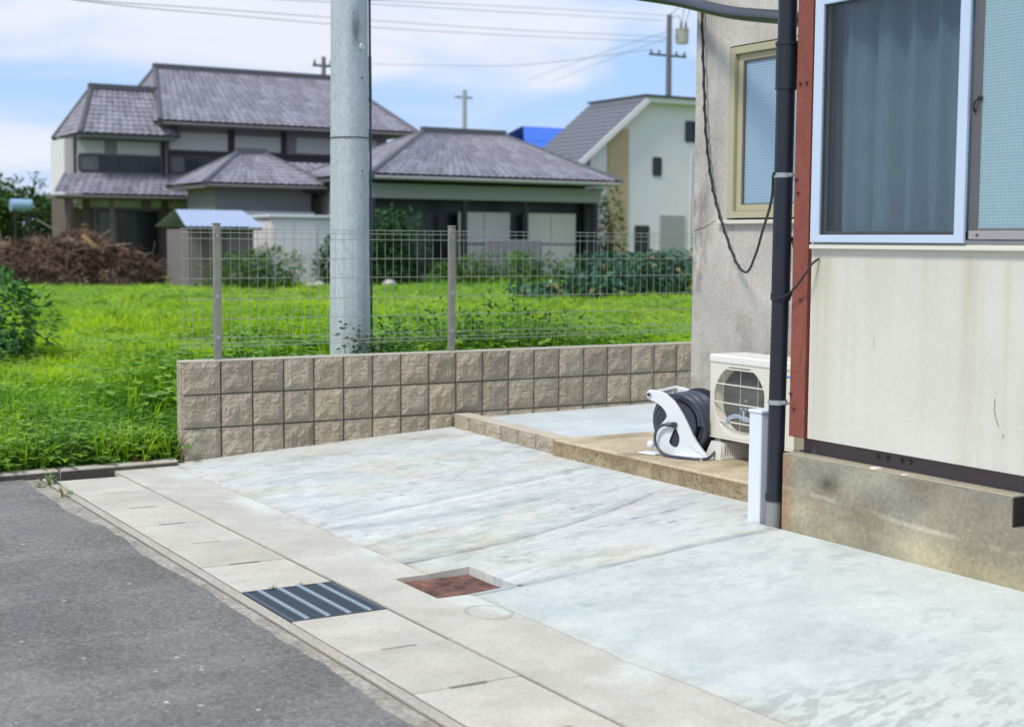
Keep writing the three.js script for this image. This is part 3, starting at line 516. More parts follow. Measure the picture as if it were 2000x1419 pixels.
  for (const [y, x] of [[0.819, 1.899], [2.081, 1.908]]) { const c = new THREE.CylinderGeometry(0.0545, 0.0545, 0.026, 24, 1); c.translate(x, y, pz); part('clamp', [c, rod([x + 0.02, y, pz + 0.04], [x + 0.01, y, 4.656], 0.007), rod([x - 0.0, y, pz + 0.05], [x, y, pz + 0.075], 0.012, 0.012, 6)], galv, dp); }
}
// loose cables on the house
const cableMat = std({ color: rgb(0.02, 0.02, 0.024), roughness: 0.6 });
{
  const main = [[3.05, 3.9, 2.3], [3.06, 3.44, 2.312], [3.06, 2.892, 2.351], [3.06, 2.452, 2.394], [3.06, 2.085, 2.481], [3.05, 1.828, 2.61], [3.0, 1.561, 2.837], [2.9, 1.508, 3.058], [2.7, 1.621, 3.382], [2.45, 1.784, 3.746], [2.1, 1.927, 4.22], [1.95, 2.007, 4.413], [1.885, 2.085, 4.49], [1.85, 2.09, 4.54]];
  const list = [tube(main, 0.0085, 120, 7)];
  const curve = new THREE.CatmullRomCurve3(main.map((p) => new THREE.Vector3(...p))), tw = []; for (let i = 0; i <= 120; i++) { const t = i / 240, p = curve.getPoint(t), a = i * 0.9; tw.push([p.x + 0.008 * Math.cos(a), p.y, p.z + 0.009 * Math.sin(a)]); }
  list.push(tube(tw, 0.006, 300, 6));
  solo('hanging_cable', list, cableMat, 'long black twisted cable hanging in a loop across the grey wall', 'cable');
  solo('short_cable', [tube([[1.9, 1.625, 4.858], [1.86, 1.6, 4.853], [1.83, 1.542, 4.83], [1.84, 1.456, 4.727], [1.845, 1.411, 4.635], [1.87, 1.41, 4.57]], 0.006, 40, 7)], cableMat, 'short black cable running from a wall hole over the red post to the downpipe', 'cable');
  solo('short_cable', [tube([[1.96, 1.74, 4.57], [1.945, 1.709, 4.596], [1.95, 1.621, 4.622], [1.95, 1.522, 4.622], [1.94, 1.431, 4.602], [1.93, 1.39, 4.58]], 0.007, 30, 7)], cableMat, 'thin black cable bowed between the dark downpipe and the red post', 'cable');
}
// ---------------------------------------------------------------- water standpipe in front of the downpipe
{
  const t = thing('water_standpipe', 'slim white standpipe post with silver tap in front of the downpipe', 'standpipe', [1.91, 0.11, 4.4]);
  const white = std({ color: rgb(0.72, 0.76, 0.85), roughness: 0.35 });
  part('post', [cbox(1.868, 0.08, 4.345, 1.962, 0.742, 4.452, 0.006)], white, t);
  part('post_cap', [cbox(1.862, 0.742, 4.339, 1.968, 0.762, 4.458, 0.005)], white, t);
  const cr = std({ color: rgb(0.62, 0.65, 0.68), metalness: 1, roughness: 0.16 });
  const tap = part('tap', [rod([1.915, 0.69, 4.345], [1.90, 0.69, 4.26], 0.014, 0.016, 14), tube([[1.90, 0.69, 4.27], [1.885, 0.705, 4.22], [1.87, 0.69, 4.17], [1.862, 0.655, 4.155]], 0.0125, 30, 12), rod([1.898, 0.69, 4.262], [1.898, 0.742, 4.262], 0.013, 0.009, 12)], cr, t);
  part('tap_handle', [cbox(1.87, 0.742, 4.252, 1.926, 0.756, 4.272, 0.004), cbox(1.888, 0.742, 4.23, 1.908, 0.755, 4.294, 0.004)], cr, tap);
}
// ---------------------------------------------------------------- air conditioner outdoor unit
{
  const t = thing('air_conditioner', 'cream air conditioner outdoor unit with round fan grille on the concrete step', 'air conditioner', [2.76, 0.26, 3.46]);
  const cream = std({ color: rgb(0.72, 0.70, 0.60), roughness: 0.5 }), lidM = std({ color: rgb(0.78, 0.77, 0.72), roughness: 0.5, bumpMap: grainBump, bumpScale: 0.001 });
  const x0 = 2.62, x1 = 2.92, z0 = 3.04, z1 = 3.885, y0 = 0.412, y1 = 0.905;
  const circ = []; const fc = [3.345, 0.665], R = 0.238; for (let i = 0; i < 48; i++) { const a = i / 48 * Math.PI * 2; circ.push([clamp(fc[0] + R * 1.1 * Math.cos(a), 3.085, 3.595), clamp(fc[1] + R * Math.sin(a), 0.44, 0.885)]); }
  part('front_panel', panelX(x0, x0 + 0.02, rect(z0, y0, z1, y1), [circ], 0.004), cream, t);
  // bell mouth
  const bell = []; for (let k = 0; k < 48; k++) { const a0 = circ[k], a1 = circ[(k + 1) % 48], s = 0.93, b0 = [fc[0] + (a0[0] - fc[0]) * s, fc[1] + (a0[1] - fc[1]) * s], b1 = [fc[0] + (a1[0] - fc[0]) * s, fc[1] + (a1[1] - fc[1]) * s], xa = x0 + 0.016, xb = x0 + 0.07; bell.push(xa, a0[1], a0[0], xb, b0[1], b0[0], xa, a1[1], a1[0], xa, a1[1], a1[0], xb, b0[1], b0[0], xb, b1[1], b1[0]); }
  const bg = new THREE.BufferGeometry(); bg.setAttribute('position', new THREE.Float32BufferAttribute(bell, 3)); bg.computeVertexNormals(); boxUV(bg);
  part('fan_shroud', bg, std({ color: rgb(0.62, 0.60, 0.52), roughness: 0.55, side: THREE.DoubleSide }), t);
  part('cabinet', [box(x0 + 0.021, y0, z0, x1, y0 + 0.012, z1), box(x0 + 0.021, y0 + 0.012, z0, x1, y1, z0 + 0.008), box(x0 + 0.021, y0 + 0.012, z1 - 0.008, x1, y1, z1), box(x0 + 0.021, y0 + 0.012, 3.66, x1 - 0.05, y1, 3.67)], cream, t);
  part('lid', [cbox(x0 - 0.008, y1, z0 - 0.006, x1 + 0.006, 0.962, z1 + 0.006, 0.010)], lidM, t);
  const fin = []; for (let z = z0 + 0.02; z < 3.66; z += 0.0075) fin.push(box(x1 - 0.06, y0 + 0.02, z, x1 - 0.02, y1 - 0.01, z + 0.003));
  part('radiator_fins', fin, std({ color: rgb(0.42, 0.43, 0.42), metalness: 0.4, roughness: 0.5 }), t, { kind: 'stuff' });
  part('radiator_back', box(x1 - 0.018, y0 + 0.014, z0 + 0.01, x1 - 0.012, y1 - 0.002, 3.86), std({ color: rgb(0.06, 0.06, 0.06) }), t);
  const guard = []; for (let z = 3.10; z < 3.59; z += 0.0085) guard.push(box(x0 + 0.062, 0.46, z, x0 + 0.064, 0.87, z + 0.0035)); part('fine_grille', guard, std({ color: rgb(0.21, 0.215, 0.205), roughness: 0.6 }), t, { kind: 'stuff' });
  const fan = part('fan', [rod([x0 + 0.058, fc[1], fc[0]], [x0 + 0.13, fc[1], fc[0]], 0.012, 0.055, 20), ...[0, 1, 2].map((k) => { const b = new THREE.CylinderGeometry(0.185, 0.185, 0.008, 16, 1, false, 0, 1.25); b.rotateX(0.35); b.rotateZ(Math.PI / 2); b.rotateX(k * 2.094); b.translate(x0 + 0.11, fc[1], fc[0]); return b; })], std({ color: rgb(0.26, 0.26, 0.25), roughness: 0.5 }), t);
  for (const y of [0.52, 0.644, 0.768, 0.872]) part('grille_bar', rod([x0 + 0.004, y, 3.085], [x0 + 0.004, y, 3.6], 0.0048, 0.0048, 8), cream, t);
  for (const z of [3.17, 3.345, 3.52]) part('grille_bar', rod([x0 + 0.012, 0.45, z], [x0 + 0.012, 0.882, z], 0.0014, 0.0014, 6), cream, t);
  // the maker's faint blue mark, half hidden behind the pipe
  const bl = std({ color: rgb(0.04, 0.25, 0.75), roughness: 0.5 });
  part('blue_mark', [cbox(x0 - 0.0025, 0.846, 3.752, x0 + 0.0, 0.89, 3.764, 0.001), cbox(x0 - 0.0025, 0.866, 3.767, x0 + 0.0, 0.878, 3.79, 0.001), cbox(x0 - 0.0025, 0.846, 3.793, x0, 0.878, 3.803, 0.001), cbox(x0 - 0.0025, 0.862, 3.807, x0, 0.874, 3.84, 0.001)], bl, t);
  part('drip_rail', cbox(x0 - 0.006, y0 - 0.012, z0 + 0.004, x0 + 0.06, y0 - 0.001, z1 - 0.004, 0.003), cream, t);
  const footM = std({ color: rgb(0.66, 0.64, 0.60), roughness: 0.7 });
  for (const zc of [3.12, 3.74]) {
    const pts = []; for (const [x, w] of [[2.585, 0], [2.95, 0]]) for (const s of [-1, 1]) { pts.push(new THREE.Vector3(x, 0.2605, zc + s * 0.085), new THREE.Vector3(x + (x < 2.7 ? 0.035 : -0.035), 0.375, zc + s * 0.055)); }
    const f = part('foot', [boxUV(new ConvexGeometry(pts)), cbox(2.59, 0.259, zc - 0.09, 2.945, 0.275, zc + 0.09, 0.003)], footM, t);
    const ribs = []; for (let x = 2.625; x < 2.92; x += 0.02) ribs.push(cbox(x, 0.27, zc + 0.05, x + 0.009, 0.37, zc + 0.078, 0.002)); part('foot_rib', ribs, footM, f, { kind: 'stuff' });
    part('foot_bolt', [rod([2.66, 0.375, zc], [2.66, 0.412, zc], 0.012, 0.012, 8), box(2.63, 0.374, zc - 0.03, 2.9, 0.4, zc + 0.03)], galv, f);
  }
  // refrigerant pipes going back into the wall
  part('cover_pipe', [tube([[2.8, 0.5, 3.885], [2.8, 0.5, 3.96], [2.95, 0.55, 3.99], [3.1, 0.62, 3.99]], 0.025, 30, 10)], std({ color: rgb(0.6, 0.58, 0.5) }), t);
}
// ---------------------------------------------------------------- garden hose reel
{
  const t = thing('hose_reel', 'white framed garden hose reel wound with dark hose on the step', 'hose reel', [2.47, 0.26, 2.95]);
  const a = 20 * Math.PI / 180, ax = new THREE.Vector3(Math.cos(a), 0, -Math.sin(a)), sd = new THREE.Vector3(Math.sin(a), 0, Math.cos(a));
  const put = (g) => { const m = new THREE.Matrix4().makeBasis(sd, new THREE.Vector3(0, 1, 0), ax.clone().negate()); m.setPosition(2.47, 0.26, 2.95); g.applyMatrix4(m); return g; };   // local x along the panel, y up, z out of the outer face
  const P = (s, y, o) => { const v = new THREE.Vector3(2.47, 0.26, 2.95).addScaledVector(sd, s).addScaledVector(ax, o); return [v.x, v.y + y, v.z]; };
  const white = std({ color: rgb(0.74, 0.77, 0.80), roughness: 0.4 }), dark = std({ color: rgb(0.035, 0.042, 0.06), roughness: 0.5 }), hoseM = std({ color: rgb(0.06, 0.072, 0.105), roughness: 0.32 });
  const out = [[-0.305, 0.407], [-0.288, 0.432], [-0.254, 0.436], [-0.159, 0.421], [-0.075, 0.368], [-0.007, 0.289], [0.049, 0.2], [0.094, 0.12], [0.155, 0.052], [0.19, 0.015], [0.18, 0.002], [-0.04, 0.002], [-0.123, 0.004], [-0.179, 0.025], [-0.214, 0.068], [-0.224, 0.129], [-0.205, 0.183], [-0.161, 0.229], [-0.137, 0.264], [-0.157, 0.305], [-0.213, 0.345], [-0.287, 0.371]];
  const hole = [[-0.066, 0.2], [-0.032, 0.16], [-0.02, 0.11], [-0.038, 0.061], [-0.069, 0.054], [-0.104, 0.069], [-0.116, 0.096], [-0.098, 0.145]];
  const sm = (pts) => new THREE.CatmullRomCurve3(pts.map((p) => new THREE.Vector3(p[0], p[1], 0)), true, 'catmullrom', 0.5).getPoints(90).slice(0, -1).map((p) => [p.x, p.y]);
  const side = () => new THREE.ExtrudeGeometry(shapeOf(sm(out), [sm(hole)]), { depth: 0.016, bevelEnabled: true, bevelThickness: 0.008, bevelSize: 0.007, bevelOffset: -0.007, bevelSegments: 2 });
  const g1 = side(); g1.translate(0, 0, -0.02); part('side_frame', put(g1), white, t);
  const g2 = side(); g2.translate(0, 0, -0.335); part('side_frame', put(g2), white, t);
  parts('foot', [put(cbox(-0.06, 0.0, -0.03, 0.2, 0.016, 0.085, 0.007)), put(cbox(-0.05, 0.0, -0.38, 0.19, 0.014, -0.29, 0.006)), put(cbox(-0.30, 0.0, 0.0, -0.16, 0.016, 0.10, 0.007))], white, t);
  const wheel = new THREE.SphereGeometry(0.028, 16, 12); const q = P(-0.262, 0.06, 0.0); wheel.translate(...q); part('foot_knob', wheel, white, t);
  part('handle_bar', [rod(P(-0.272, 0.405, -0.01), P(-0.272, 0.425, 0.33), 0.017, 0.017, 14)], white, t);
  part('handle_socket', [rod(P(-0.275, 0.405, -0.022), P(-0.275, 0.405, 0.0), 0.012, 0.012, 14)], dark, t);
  const dc = [-0.065, 0.212];
  parts('drum_flange', [rod(P(dc[0], dc[1], 0.012), P(dc[0], dc[1], 0.02), 0.155, 0.155, 48), rod(P(dc[0], dc[1], 0.305), P(dc[0], dc[1], 0.317), 0.228, 0.228, 48)], dark, t);
  part('drum_core', [rod(P(dc[0], dc[1], 0.02), P(dc[0], dc[1], 0.305), 0.15, 0.15, 32), rod(P(dc[0], dc[1], -0.03), P(dc[0], dc[1], 0.33), 0.02, 0.02, 16)], dark, t);
  const coils = []; for (let layer = 0; layer < 3; layer++) { const r = 0.168 + layer * 0.019, pts = []; const turns = 10 - layer; for (let i = 0; i <= turns * 20; i++) { const th = i / 20 * Math.PI * 2; pts.push(P(dc[0] + r * Math.cos(th), dc[1] + r * Math.sin(th), 0.026 + layer * 0.004 + (i / (turns * 20)) * (0.265 - layer * 0.01) + 0.009 * Math.sin(th * 1.3 + layer) + 0.03 * Math.cos(th + layer)* (0.3 + 0.5 * layer / 3))); } coils.push(tube(pts, 0.0118, turns * 34, 8)); }
  part('wound_hose', coils, hoseM, t);
  part('hose_end', [tube([[-0.095, 0.213, -0.03], [-0.152, 0.204, -0.035], [-0.19, 0.168, -0.04], [-0.2, 0.11, -0.045], [-0.177, 0.056, -0.05], [-0.131, 0.022, -0.06], [-0.09, 0.012, -0.09], [0.007, 0.011, -0.105], [0.105, 0.011, -0.10], [0.215, 0.012, -0.05], [0.21, 0.05, 0.08]].map((p) => P(...p)), 0.0102, 90, 9), rod(P(-0.115, 0.212, -0.032), P(-0.08, 0.215, -0.02), 0.0155, 0.0155, 14)], hoseM, t);
}
// ---------------------------------------------------------------- concrete utility pole behind the wall
{
  const t = thing('utility_pole', 'thick grey concrete utility pole standing just behind the block wall', 'utility pole', [1.80, 0, -1.0]);
  const map = tex(512, 2048, (u, v) => {
    const Y = v * 6, n = fbm(u * 6, Y * 2, 5, 701, 0) - 0.5, f = fbm(u * 60, Y * 26, 3, 703) - 0.5, s = fbm(u * 26, Y * 0.7, 4, 705) - 0.5; let k = n * 22 + f * 26 + s * 20;
    const a = u * 2 * Math.PI; let br = 0;
    const dx = Math.atan2(Math.sin(a + 0.08), Math.cos(a + 0.08)); br = 75 * Math.exp(-(dx * dx) / 0.05 - ((Y - 3.52) ** 2) / 0.02) * (0.5 + fbm(u * 30, Y * 5, 3, 709)); k -= br;
    if (hash(Math.floor(u * 130), Math.floor(Y * 110), 6) < 0.02) k -= 34;
    return [182 + k, 192 + k, 198 + k];
  });
  const m = std({ map, bumpMap: grain(1, 6), bumpScale: 0.004 });
  const s = new THREE.CylinderGeometry(0.128, 0.182, 9.6, 48, 1); s.translate(1.80, 4.6, -1.0); const p = s.attributes.position, uv = s.attributes.uv; for (let i = 0; i < p.count; i++) uv.setY(i, p.getY(i) / 6);
  part('shaft', s, m, t);
  const b = new THREE.CylinderGeometry(0.1722, 0.1722, 0.011, 48, 1, true); b.translate(1.8, 2.59, -1.0); part('band', b, std({ color: rgb(0.12, 0.12, 0.13), metalness: 0.4, roughness: 0.5, side: THREE.DoubleSide }), t);
  part('disc', rod([1.846, 3.364, -0.842], [1.85, 3.364, -0.828], 0.03, 0.026, 20), std({ color: rgb(0.6, 0.62, 0.62), roughness: 0.5 }), t);
  const dk = std({ color: rgb(0.06, 0.09, 0.12), roughness: 0.5 });
  part('conduit', [rod([1.985, 0.2, -0.94], [1.972, 2.9, -0.94], 0.011, 0.011, 10), rod([1.972, 2.9, -0.94], [1.968, 3.3, -0.94], 0.014, 0.014, 10), rod([1.968, 3.3, -0.94], [1.95, 6.5, -0.94], 0.011, 0.011, 10)], dk, t);
  for (const y of [1.55, 2.3, 3.1]) part('step_hole', rod([1.846, y, -0.846], [1.8475, y, -0.838], 0.009, 0.009, 8), dk, t);
  part('bracket', [rod([1.95, 3.79, -0.94], [2.07, 3.80, -0.9], 0.012, 0.012, 8)], dk, t);
}
// ---------------------------------------------------------------- the field behind the wall
const fieldY = (x, z) => 0.02 + 0.16 * sst(0.1, -5, z) + 0.16 * (fbm(x * 0.23 + 40, z * 0.23 + 90, 3, 801) - 0.5) * sst(0, -4, z) + 0.05 * (fbm(x * 0.9, z * 0.9, 2, 803) - 0.5) * sst(0, -1, z);
{
  const xs = [], zs = []; for (let i = 0; i <= 150; i++) { const t = i / 150; xs.push(-30 + 110 * t); } xs.push(-0.06, -0.055); xs.sort((a, b) => a - b); for (let k = 0; k <= 110; k++) { const t = k / 110; zs.push(-130 * t * t); }
  const pos = [], idx = [], uv = [];
  zs.forEach((z, k) => xs.forEach((x) => { const zz = z + (x < -0.057 ? 0.03 : -0.16) * (1 - sst(0, 2, -z)); pos.push(x, fieldY(x, zz), zz); uv.push(x / 3, zz / 3); }));
  const n = xs.length; for (let k = 0; k + 1 < zs.length; k++) for (let i = 0; i + 1 < n; i++) { const a = k * n + i; idx.push(a, a + 1, a + n, a + 1, a + n + 1, a + n); }
  const g = new THREE.BufferGeometry(); g.setAttribute('position', new THREE.Float32BufferAttribute(pos, 3)); g.setAttribute('uv', new THREE.Float32BufferAttribute(uv, 2)); g.setIndex(idx); g.computeVertexNormals();
  const map = tex(512, 512, (u, v) => { const n = fbm(u * 8, v * 8, 5, 811, 8), f = fbm(u * 60, v * 60, 2, 813, 60) - 0.5, k = f * 40; return [mix(80, 140, n) + k, mix(110, 172, n) + k, mix(18, 26, n) + k * 0.4]; });
  const m = new THREE.Mesh(g, std({ map, roughness: 1 })); m.name = 'field'; m.userData = { kind: 'structure' }; m.receiveShadow = true; scene.add(m);
}
camera.aspect = 1024 / 726; camera.far = 3000; camera.updateProjectionMatrix();
const eye = camera.position, fwd = new THREE.Vector3(0, 0, -1).applyQuaternion(camera.quaternion).setY(0).normalize(), rgt = new THREE.Vector3().crossVectors(fwd, new THREE.Vector3(0, 1, 0));
const leafMat = (r = 0.7, tr = 0.3) => new THREE.MeshPhysicalMaterial({ color: 0xffffff, roughness: r, specularIntensity: 0.35, transmission: tr, thickness: 0, side: THREE.DoubleSide });
function tuft(seed, n, spread, lean, w) {
  const r = rng(seed), pos = [];
  for (let i = 0; i < n; i++) {
    const a = r() * 6.283, d = spread * Math.sqrt(r()), bx = d * Math.cos(a), bz = d * Math.sin(a), h = 0.55 + 0.45 * r(), da = a + (r() - 0.5) * 2.4, L = lean * (0.25 + r()), ww = w * (0.6 + 0.7 * r()), px = -Math.sin(da) * ww, pz = Math.cos(da) * ww;
    const at = (t) => [bx + Math.cos(da) * L * t * t, h * (t - 0.28 * t * t * L / lean * 0.9), bz + Math.sin(da) * L * t * t];
    const P = [0, 0.4, 0.75, 1].map(at), W = [0.8, 1, 0.7, 0];
    for (let k = 0; k < 3; k++) { const A = P[k], B = P[k + 1], wa = W[k], wb = W[k + 1]; const l0 = [A[0] - px * wa, A[1], A[2] - pz * wa], r0 = [A[0] + px * wa, A[1], A[2] + pz * wa], l1 = [B[0] - px * wb, B[1], B[2] - pz * wb], r1 = [B[0] + px * wb, B[1], B[2] + pz * wb]; pos.push(...l0, ...r0, ...r1); if (wb) pos.push(...l0, ...r1, ...l1); }
  }
  const g = new THREE.BufferGeometry(); g.setAttribute('position', new THREE.Float32BufferAttribute(pos, 3)); g.computeVertexNormals(); return g;
}
function leafAt(pos, c, dir, up, L, W, droop) {   // a folded leaf of four triangles
  const s = new THREE.Vector3().crossVectors(dir, up).normalize(), u = new THREE.Vector3().crossVectors(s, dir).normalize();
  const p = (t, w, h) => [c.x + dir.x * L * t + s.x * W * w + u.x * L * h, c.y + dir.y * L * t + s.y * W * w + u.y * L * h, c.z + dir.z * L * t + s.z * W * w + u.z * L * h];
  const a = p(0, 0, 0), m = p(0.55, 0, -droop * 0.25), l = p(0.45, -0.5, 0.1 - droop * 0.2), r = p(0.45, 0.5, 0.1 - droop * 0.2), e = p(1, 0, -droop);
  pos.push(...a, ...m, ...l, ...l, ...m, ...e, ...a, ...r, ...m, ...m, ...r, ...e);
}
function clump(seed, n, rad, size) {   // low broad-leaved weed, unit height
  const r = rng(seed), pos = [];
  for (let i = 0; i < n; i++) { const a = r() * 6.283, d = rad * Math.sqrt(r()), h = (0.25 + 0.75 * r()) * (1 - 0.4 * d / rad), b = a + (r() - 0.5) * 2; leafAt(pos, new THREE.Vector3(d * Math.cos(a), h, d * Math.sin(a)), new THREE.Vector3(Math.cos(b), 0.5 - 0.9 * r(), Math.sin(b)).normalize(), new THREE.Vector3(0, 1, 0), size * (0.6 + 0.8 * r()), size * (0.45 + 0.4 * r()), 0.3 * r()); }
  const g = new THREE.BufferGeometry(); g.setAttribute('position', new THREE.Float32BufferAttribute(pos, 3)); g.computeVertexNormals(); return g;
}
function instances(name, geos, mat, list, label, category) {   // list of [x, y, z, sx, sy, turn, color]
  const o = new THREE.Group(); o.name = numbered(name); o.userData = { kind: 'stuff', label, category }; scene.add(o);
  geos.forEach((g, k) => {
    const mine = list.filter((_, i) => i % geos.length === k), m = new THREE.InstancedMesh(g, mat, mine.length), M = new THREE.Matrix4(), Q = new THREE.Quaternion(), E = new THREE.Euler();
    mine.forEach((q, i) => { E.set((hash(i, k, 41) - 0.5) * 0.3, q[5], (hash(i, k, 43) - 0.5) * 0.3); M.compose(new THREE.Vector3(q[0], q[1], q[2]), Q.setFromEuler(E), new THREE.Vector3(q[3], q[4], q[3])); m.setMatrixAt(i, M); m.setColorAt(i, q[6]); });
    m.name = name + '_blades'; m.userData = { kind: 'stuff' }; m.castShadow = m.receiveShadow = true; o.add(m);
  });
}
const bare = (x, z) => ((x - 8.4) / 3.3) ** 2 + ((z + 37) / 2.4) ** 2 < 1;   // under the brush pile
{
  const r = rng(31), grass = [], weeds = [];
  const C = (a, b, t) => a.clone().lerp(b, t), lime = rgb(0.42, 0.66, 0.004), mid = rgb(0.22, 0.47, 0.006), yel = rgb(0.56, 0.68, 0.012), deep = rgb(0.06, 0.22, 0.02);
  const wl = rgb(0.25, 0.48, 0.02), wd = rgb(0.09, 0.25, 0.03), wy = rgb(0.42, 0.55, 0.04);
  for (let d = 10.2; d < 66;) {
    const st = 0.0043 * d;
    for (let l = -0.46 * d; l < 0.40 * d; l += st) {
      const dd = d + (r() - 0.5) * st * 1.6, ll = l + (r() - 0.5) * st * 1.6, x = eye.x + fwd.x * dd + rgt.x * ll, z = eye.z + fwd.z * dd + rgt.z * ll;
      if (z > (x < -0.12 ? -0.03 - 0.06 * (x + 0.1) : -0.38) || z < -46.5 || (x > 3.0 && z > -0.2)) continue;
      if (bare(x, z) && r() < 0.96) continue;
      if (x > 22 && z < -36) continue;
      const near = clamp(dd / 13, 1, 3), patch = fbm(x * 0.16 + 9, z * 0.11, 4, 821), fine = fbm(x * 1.1, z * 1.1, 3, 823), tall = fbm(x * 0.5 + 3, z * 0.5, 3, 825);
      const front = x < 0 ? sst(-4.5, -0.6, z + 1.6 * (fine - 0.5)) : 0;
      const y = fieldY(x, z) - 0.02;
      if (r() < 0.16 + 0.70 * front * sst(0.3, 0.6, fine + 0.12)) {
        const h = (0.10 + 0.22 * tall + 0.09 * r()) * (0.7 + 0.3 * near), k = r();
        const c = C(C(wd, wl, clamp(patch * 1.1 + (k - 0.5) * 1.3)), wy, 0.6 * r() * r()); if (front < 0.4) c.lerp(lime, 0.3);
        weeds.push([x, y, z, (0.75 + 0.5 * r()) * near ** 0.5, h / (0.7 + 0.3 * near) * 1.0, r() * 6.28, c]);
      }
      if (r() > front * 0.45) {
        let h = 0.10 + 0.5 * tall * tall * (0.6 + 0.8 * fine) + 0.08 * r(); if (z < -18) h *= 0.75; if (x > -0.06 && z > -3) h *= 1.15;
        const c = C(C(mid, lime, sst(0.30, 0.55, patch + (fine - 0.5) * 0.9)), yel, 0.7 * r() * sst(0.40, 0.6, patch)); if (r() < 0.12 + 0.75 * sst(0.52, 0.66, fbm(x * 2.3, z * 1.2, 3, 827))) c.lerp(deep, 0.75); if (r() < 0.03 + 0.12 * sst(0.6, 0.75, fbm(x * 0.9 + 20, z * 0.6, 3, 837))) c.lerp(rgb(0.42, 0.38, 0.17), 0.7);
        grass.push([x, y, z, (0.8 + 0.5 * r()) * near ** 0.75, h, r() * 6.28, c]);
      }
    }
    d += st;
  }
  for (let k = 0; k < 46; k++) {   // loose stands of taller plants out in the field
    const cx = -0.5 + 18 * r(), cz = -1.2 - 26 * r() ** 1.3, rad = 0.25 + 0.9 * r(), dk = r(), n = Math.round(26 * rad * (0.5 + r()));
    for (let i = 0; i < n; i++) { const a = r() * 6.283, q = rad * Math.sqrt(r()), x = cx + q * Math.cos(a) * 1.6, z = cz + q * Math.sin(a); if (x > -0.3 && z > -0.55) continue; weeds.push([x, fieldY(x, z), z, 1.2 + 0.9 * r(), (0.22 + 0.3 * r()) * (1 - 0.5 * q / rad), r() * 6.28, C(C(wd, wl, clamp(dk + 0.5 * (r() - 0.5))), wy, 0.3 * r())]); }
  }
  for (let i = 0; i < 1500; i++) {   // taller weeds right behind the wall
    const x = -0.1 + 5.4 * r() ** 0.7, z = -0.6 - 2.4 * r(), t = fbm(x * 1.1, z * 1.3, 3, 829), h = (0.6 + 0.75 * t) * (0.7 + 0.45 * r()) * mix(0.72, 1.06, sst(0.9, 2.8, x)), k = r();
    weeds.push([x, fieldY(x, z), z, 1.5 + 0.8 * r(), h, r() * 6.28, C(C(wd, wl, k * 0.8), lime, 0.35 * r())]); if (k < 0.4) grass.push([x, fieldY(x, z), z, 1.6, h * 1.1, r() * 6.28, C(mid, lime, r())]);
  }
  instances('grass', [tuft(1, 9, 0.055, 0.16, 0.0042), tuft(2, 10, 0.06, 0.22, 0.005), tuft(3, 8, 0.05, 0.12, 0.0038)], leafMat(0.9, 0.4), grass, 'bright green grass covering the open field behind the wall', 'grass');
  instances('weeds', [clump(4, 10, 0.11, 0.075), clump(5, 12, 0.11, 0.055), clump(6, 9, 0.10, 0.09)], leafMat(0.75, 0.35), weeds, 'low broad leaved green weeds spreading by the kerb and field', 'weeds');
}
// shrubs: leaf clouds over stems
function shrub(name, label, category, at, [rx, ry, rz], n, size, cols, seed, group, stems = 5, lift = 0.12) {
  const r = rng(seed), t = thing(name, label, category, at, group), pos = [], col = [];
  const lobes = []; for (let i = 0; i < 9; i++) { const a = r() * 6.283, q = 0.25 + 0.45 * r(); lobes.push([Math.cos(a) * q, 0.25 + 0.75 * r(), Math.sin(a) * q, 0.34 + 0.26 * r(), r()]); }
  for (let i = 0; i < n; i++) {
    const L = lobes[Math.floor(r() * lobes.length)], u = r() * 2 - 1, a = r() * 6.283, s = Math.sqrt(1 - u * u), q = L[3] * (0.55 + 0.45 * Math.cbrt(r())), nx = s * Math.cos(a), nz = s * Math.sin(a);
    const c = new THREE.Vector3(at[0] + rx * (L[0] + nx * q), at[1] + ry * Math.max(lift * r(), 0.05 + 0.62 * L[1] + u * q), at[2] + rz * (L[2] + nz * q));
    const dir = new THREE.Vector3(nx + (r() - 0.5), u * 0.5 + (r() - 0.6) * 0.8, nz + (r() - 0.5)).normalize();
    leafAt(pos, c, dir, new THREE.Vector3((r() - 0.5) * 0.8, 1, (r() - 0.5) * 0.8).normalize(), size * (0.6 + 0.8 * r()), size * (0.4 + 0.35 * r()), 0.35 * r());
    const cc = cols[0].clone().lerp(cols[1], clamp(0.55 * L[4] + 0.7 * r() - 0.15)); for (let k = 0; k < 12; k++) col.push(cc.r, cc.g, cc.b);
  }
  const g = new THREE.BufferGeometry(); g.setAttribute('position', new THREE.Float32BufferAttribute(pos, 3)); g.setAttribute('color', new THREE.Float32BufferAttribute(col, 3)); g.computeVertexNormals();
  const m = leafMat(0.6, 0.25); m.vertexColors = true; part(ry > 2.6 ? 'crown' : 'foliage', g, m, t);
  const st = []; for (let i = 0; i < stems; i++) { const L = lobes[i % lobes.length]; st.push(rod([at[0] + 0.06 * (r() - 0.5), at[1] - 0.05, at[2]], [at[0] + rx * L[0], at[1] + ry * (0.1 + 0.6 * L[1]), at[2] + rz * L[2]], 0.008 + 0.012 * ry, 0.004, 6)); }
  part(ry > 2.6 ? 'trunk' : 'stems', st, std({ color: rgb(0.09, 0.07, 0.05) }), t); return t;
}
const dg = [rgb(0.02, 0.075, 0.022), rgb(0.06, 0.19, 0.03)], mg = [rgb(0.05, 0.15, 0.02), rgb(0.16, 0.32, 0.04)], bgn = [rgb(0.022, 0.085, 0.045), rgb(0.07, 0.19, 0.09)];
shrub('bush', 'dark leafy bush in the grass at the left edge of the field', 'bush', [0.06, 0.05, -7.4], [0.66, 1.12, 0.75], 2000, 0.12, [rgb(0.03, 0.11, 0.03), rgb(0.12, 0.30, 0.06)], 901);
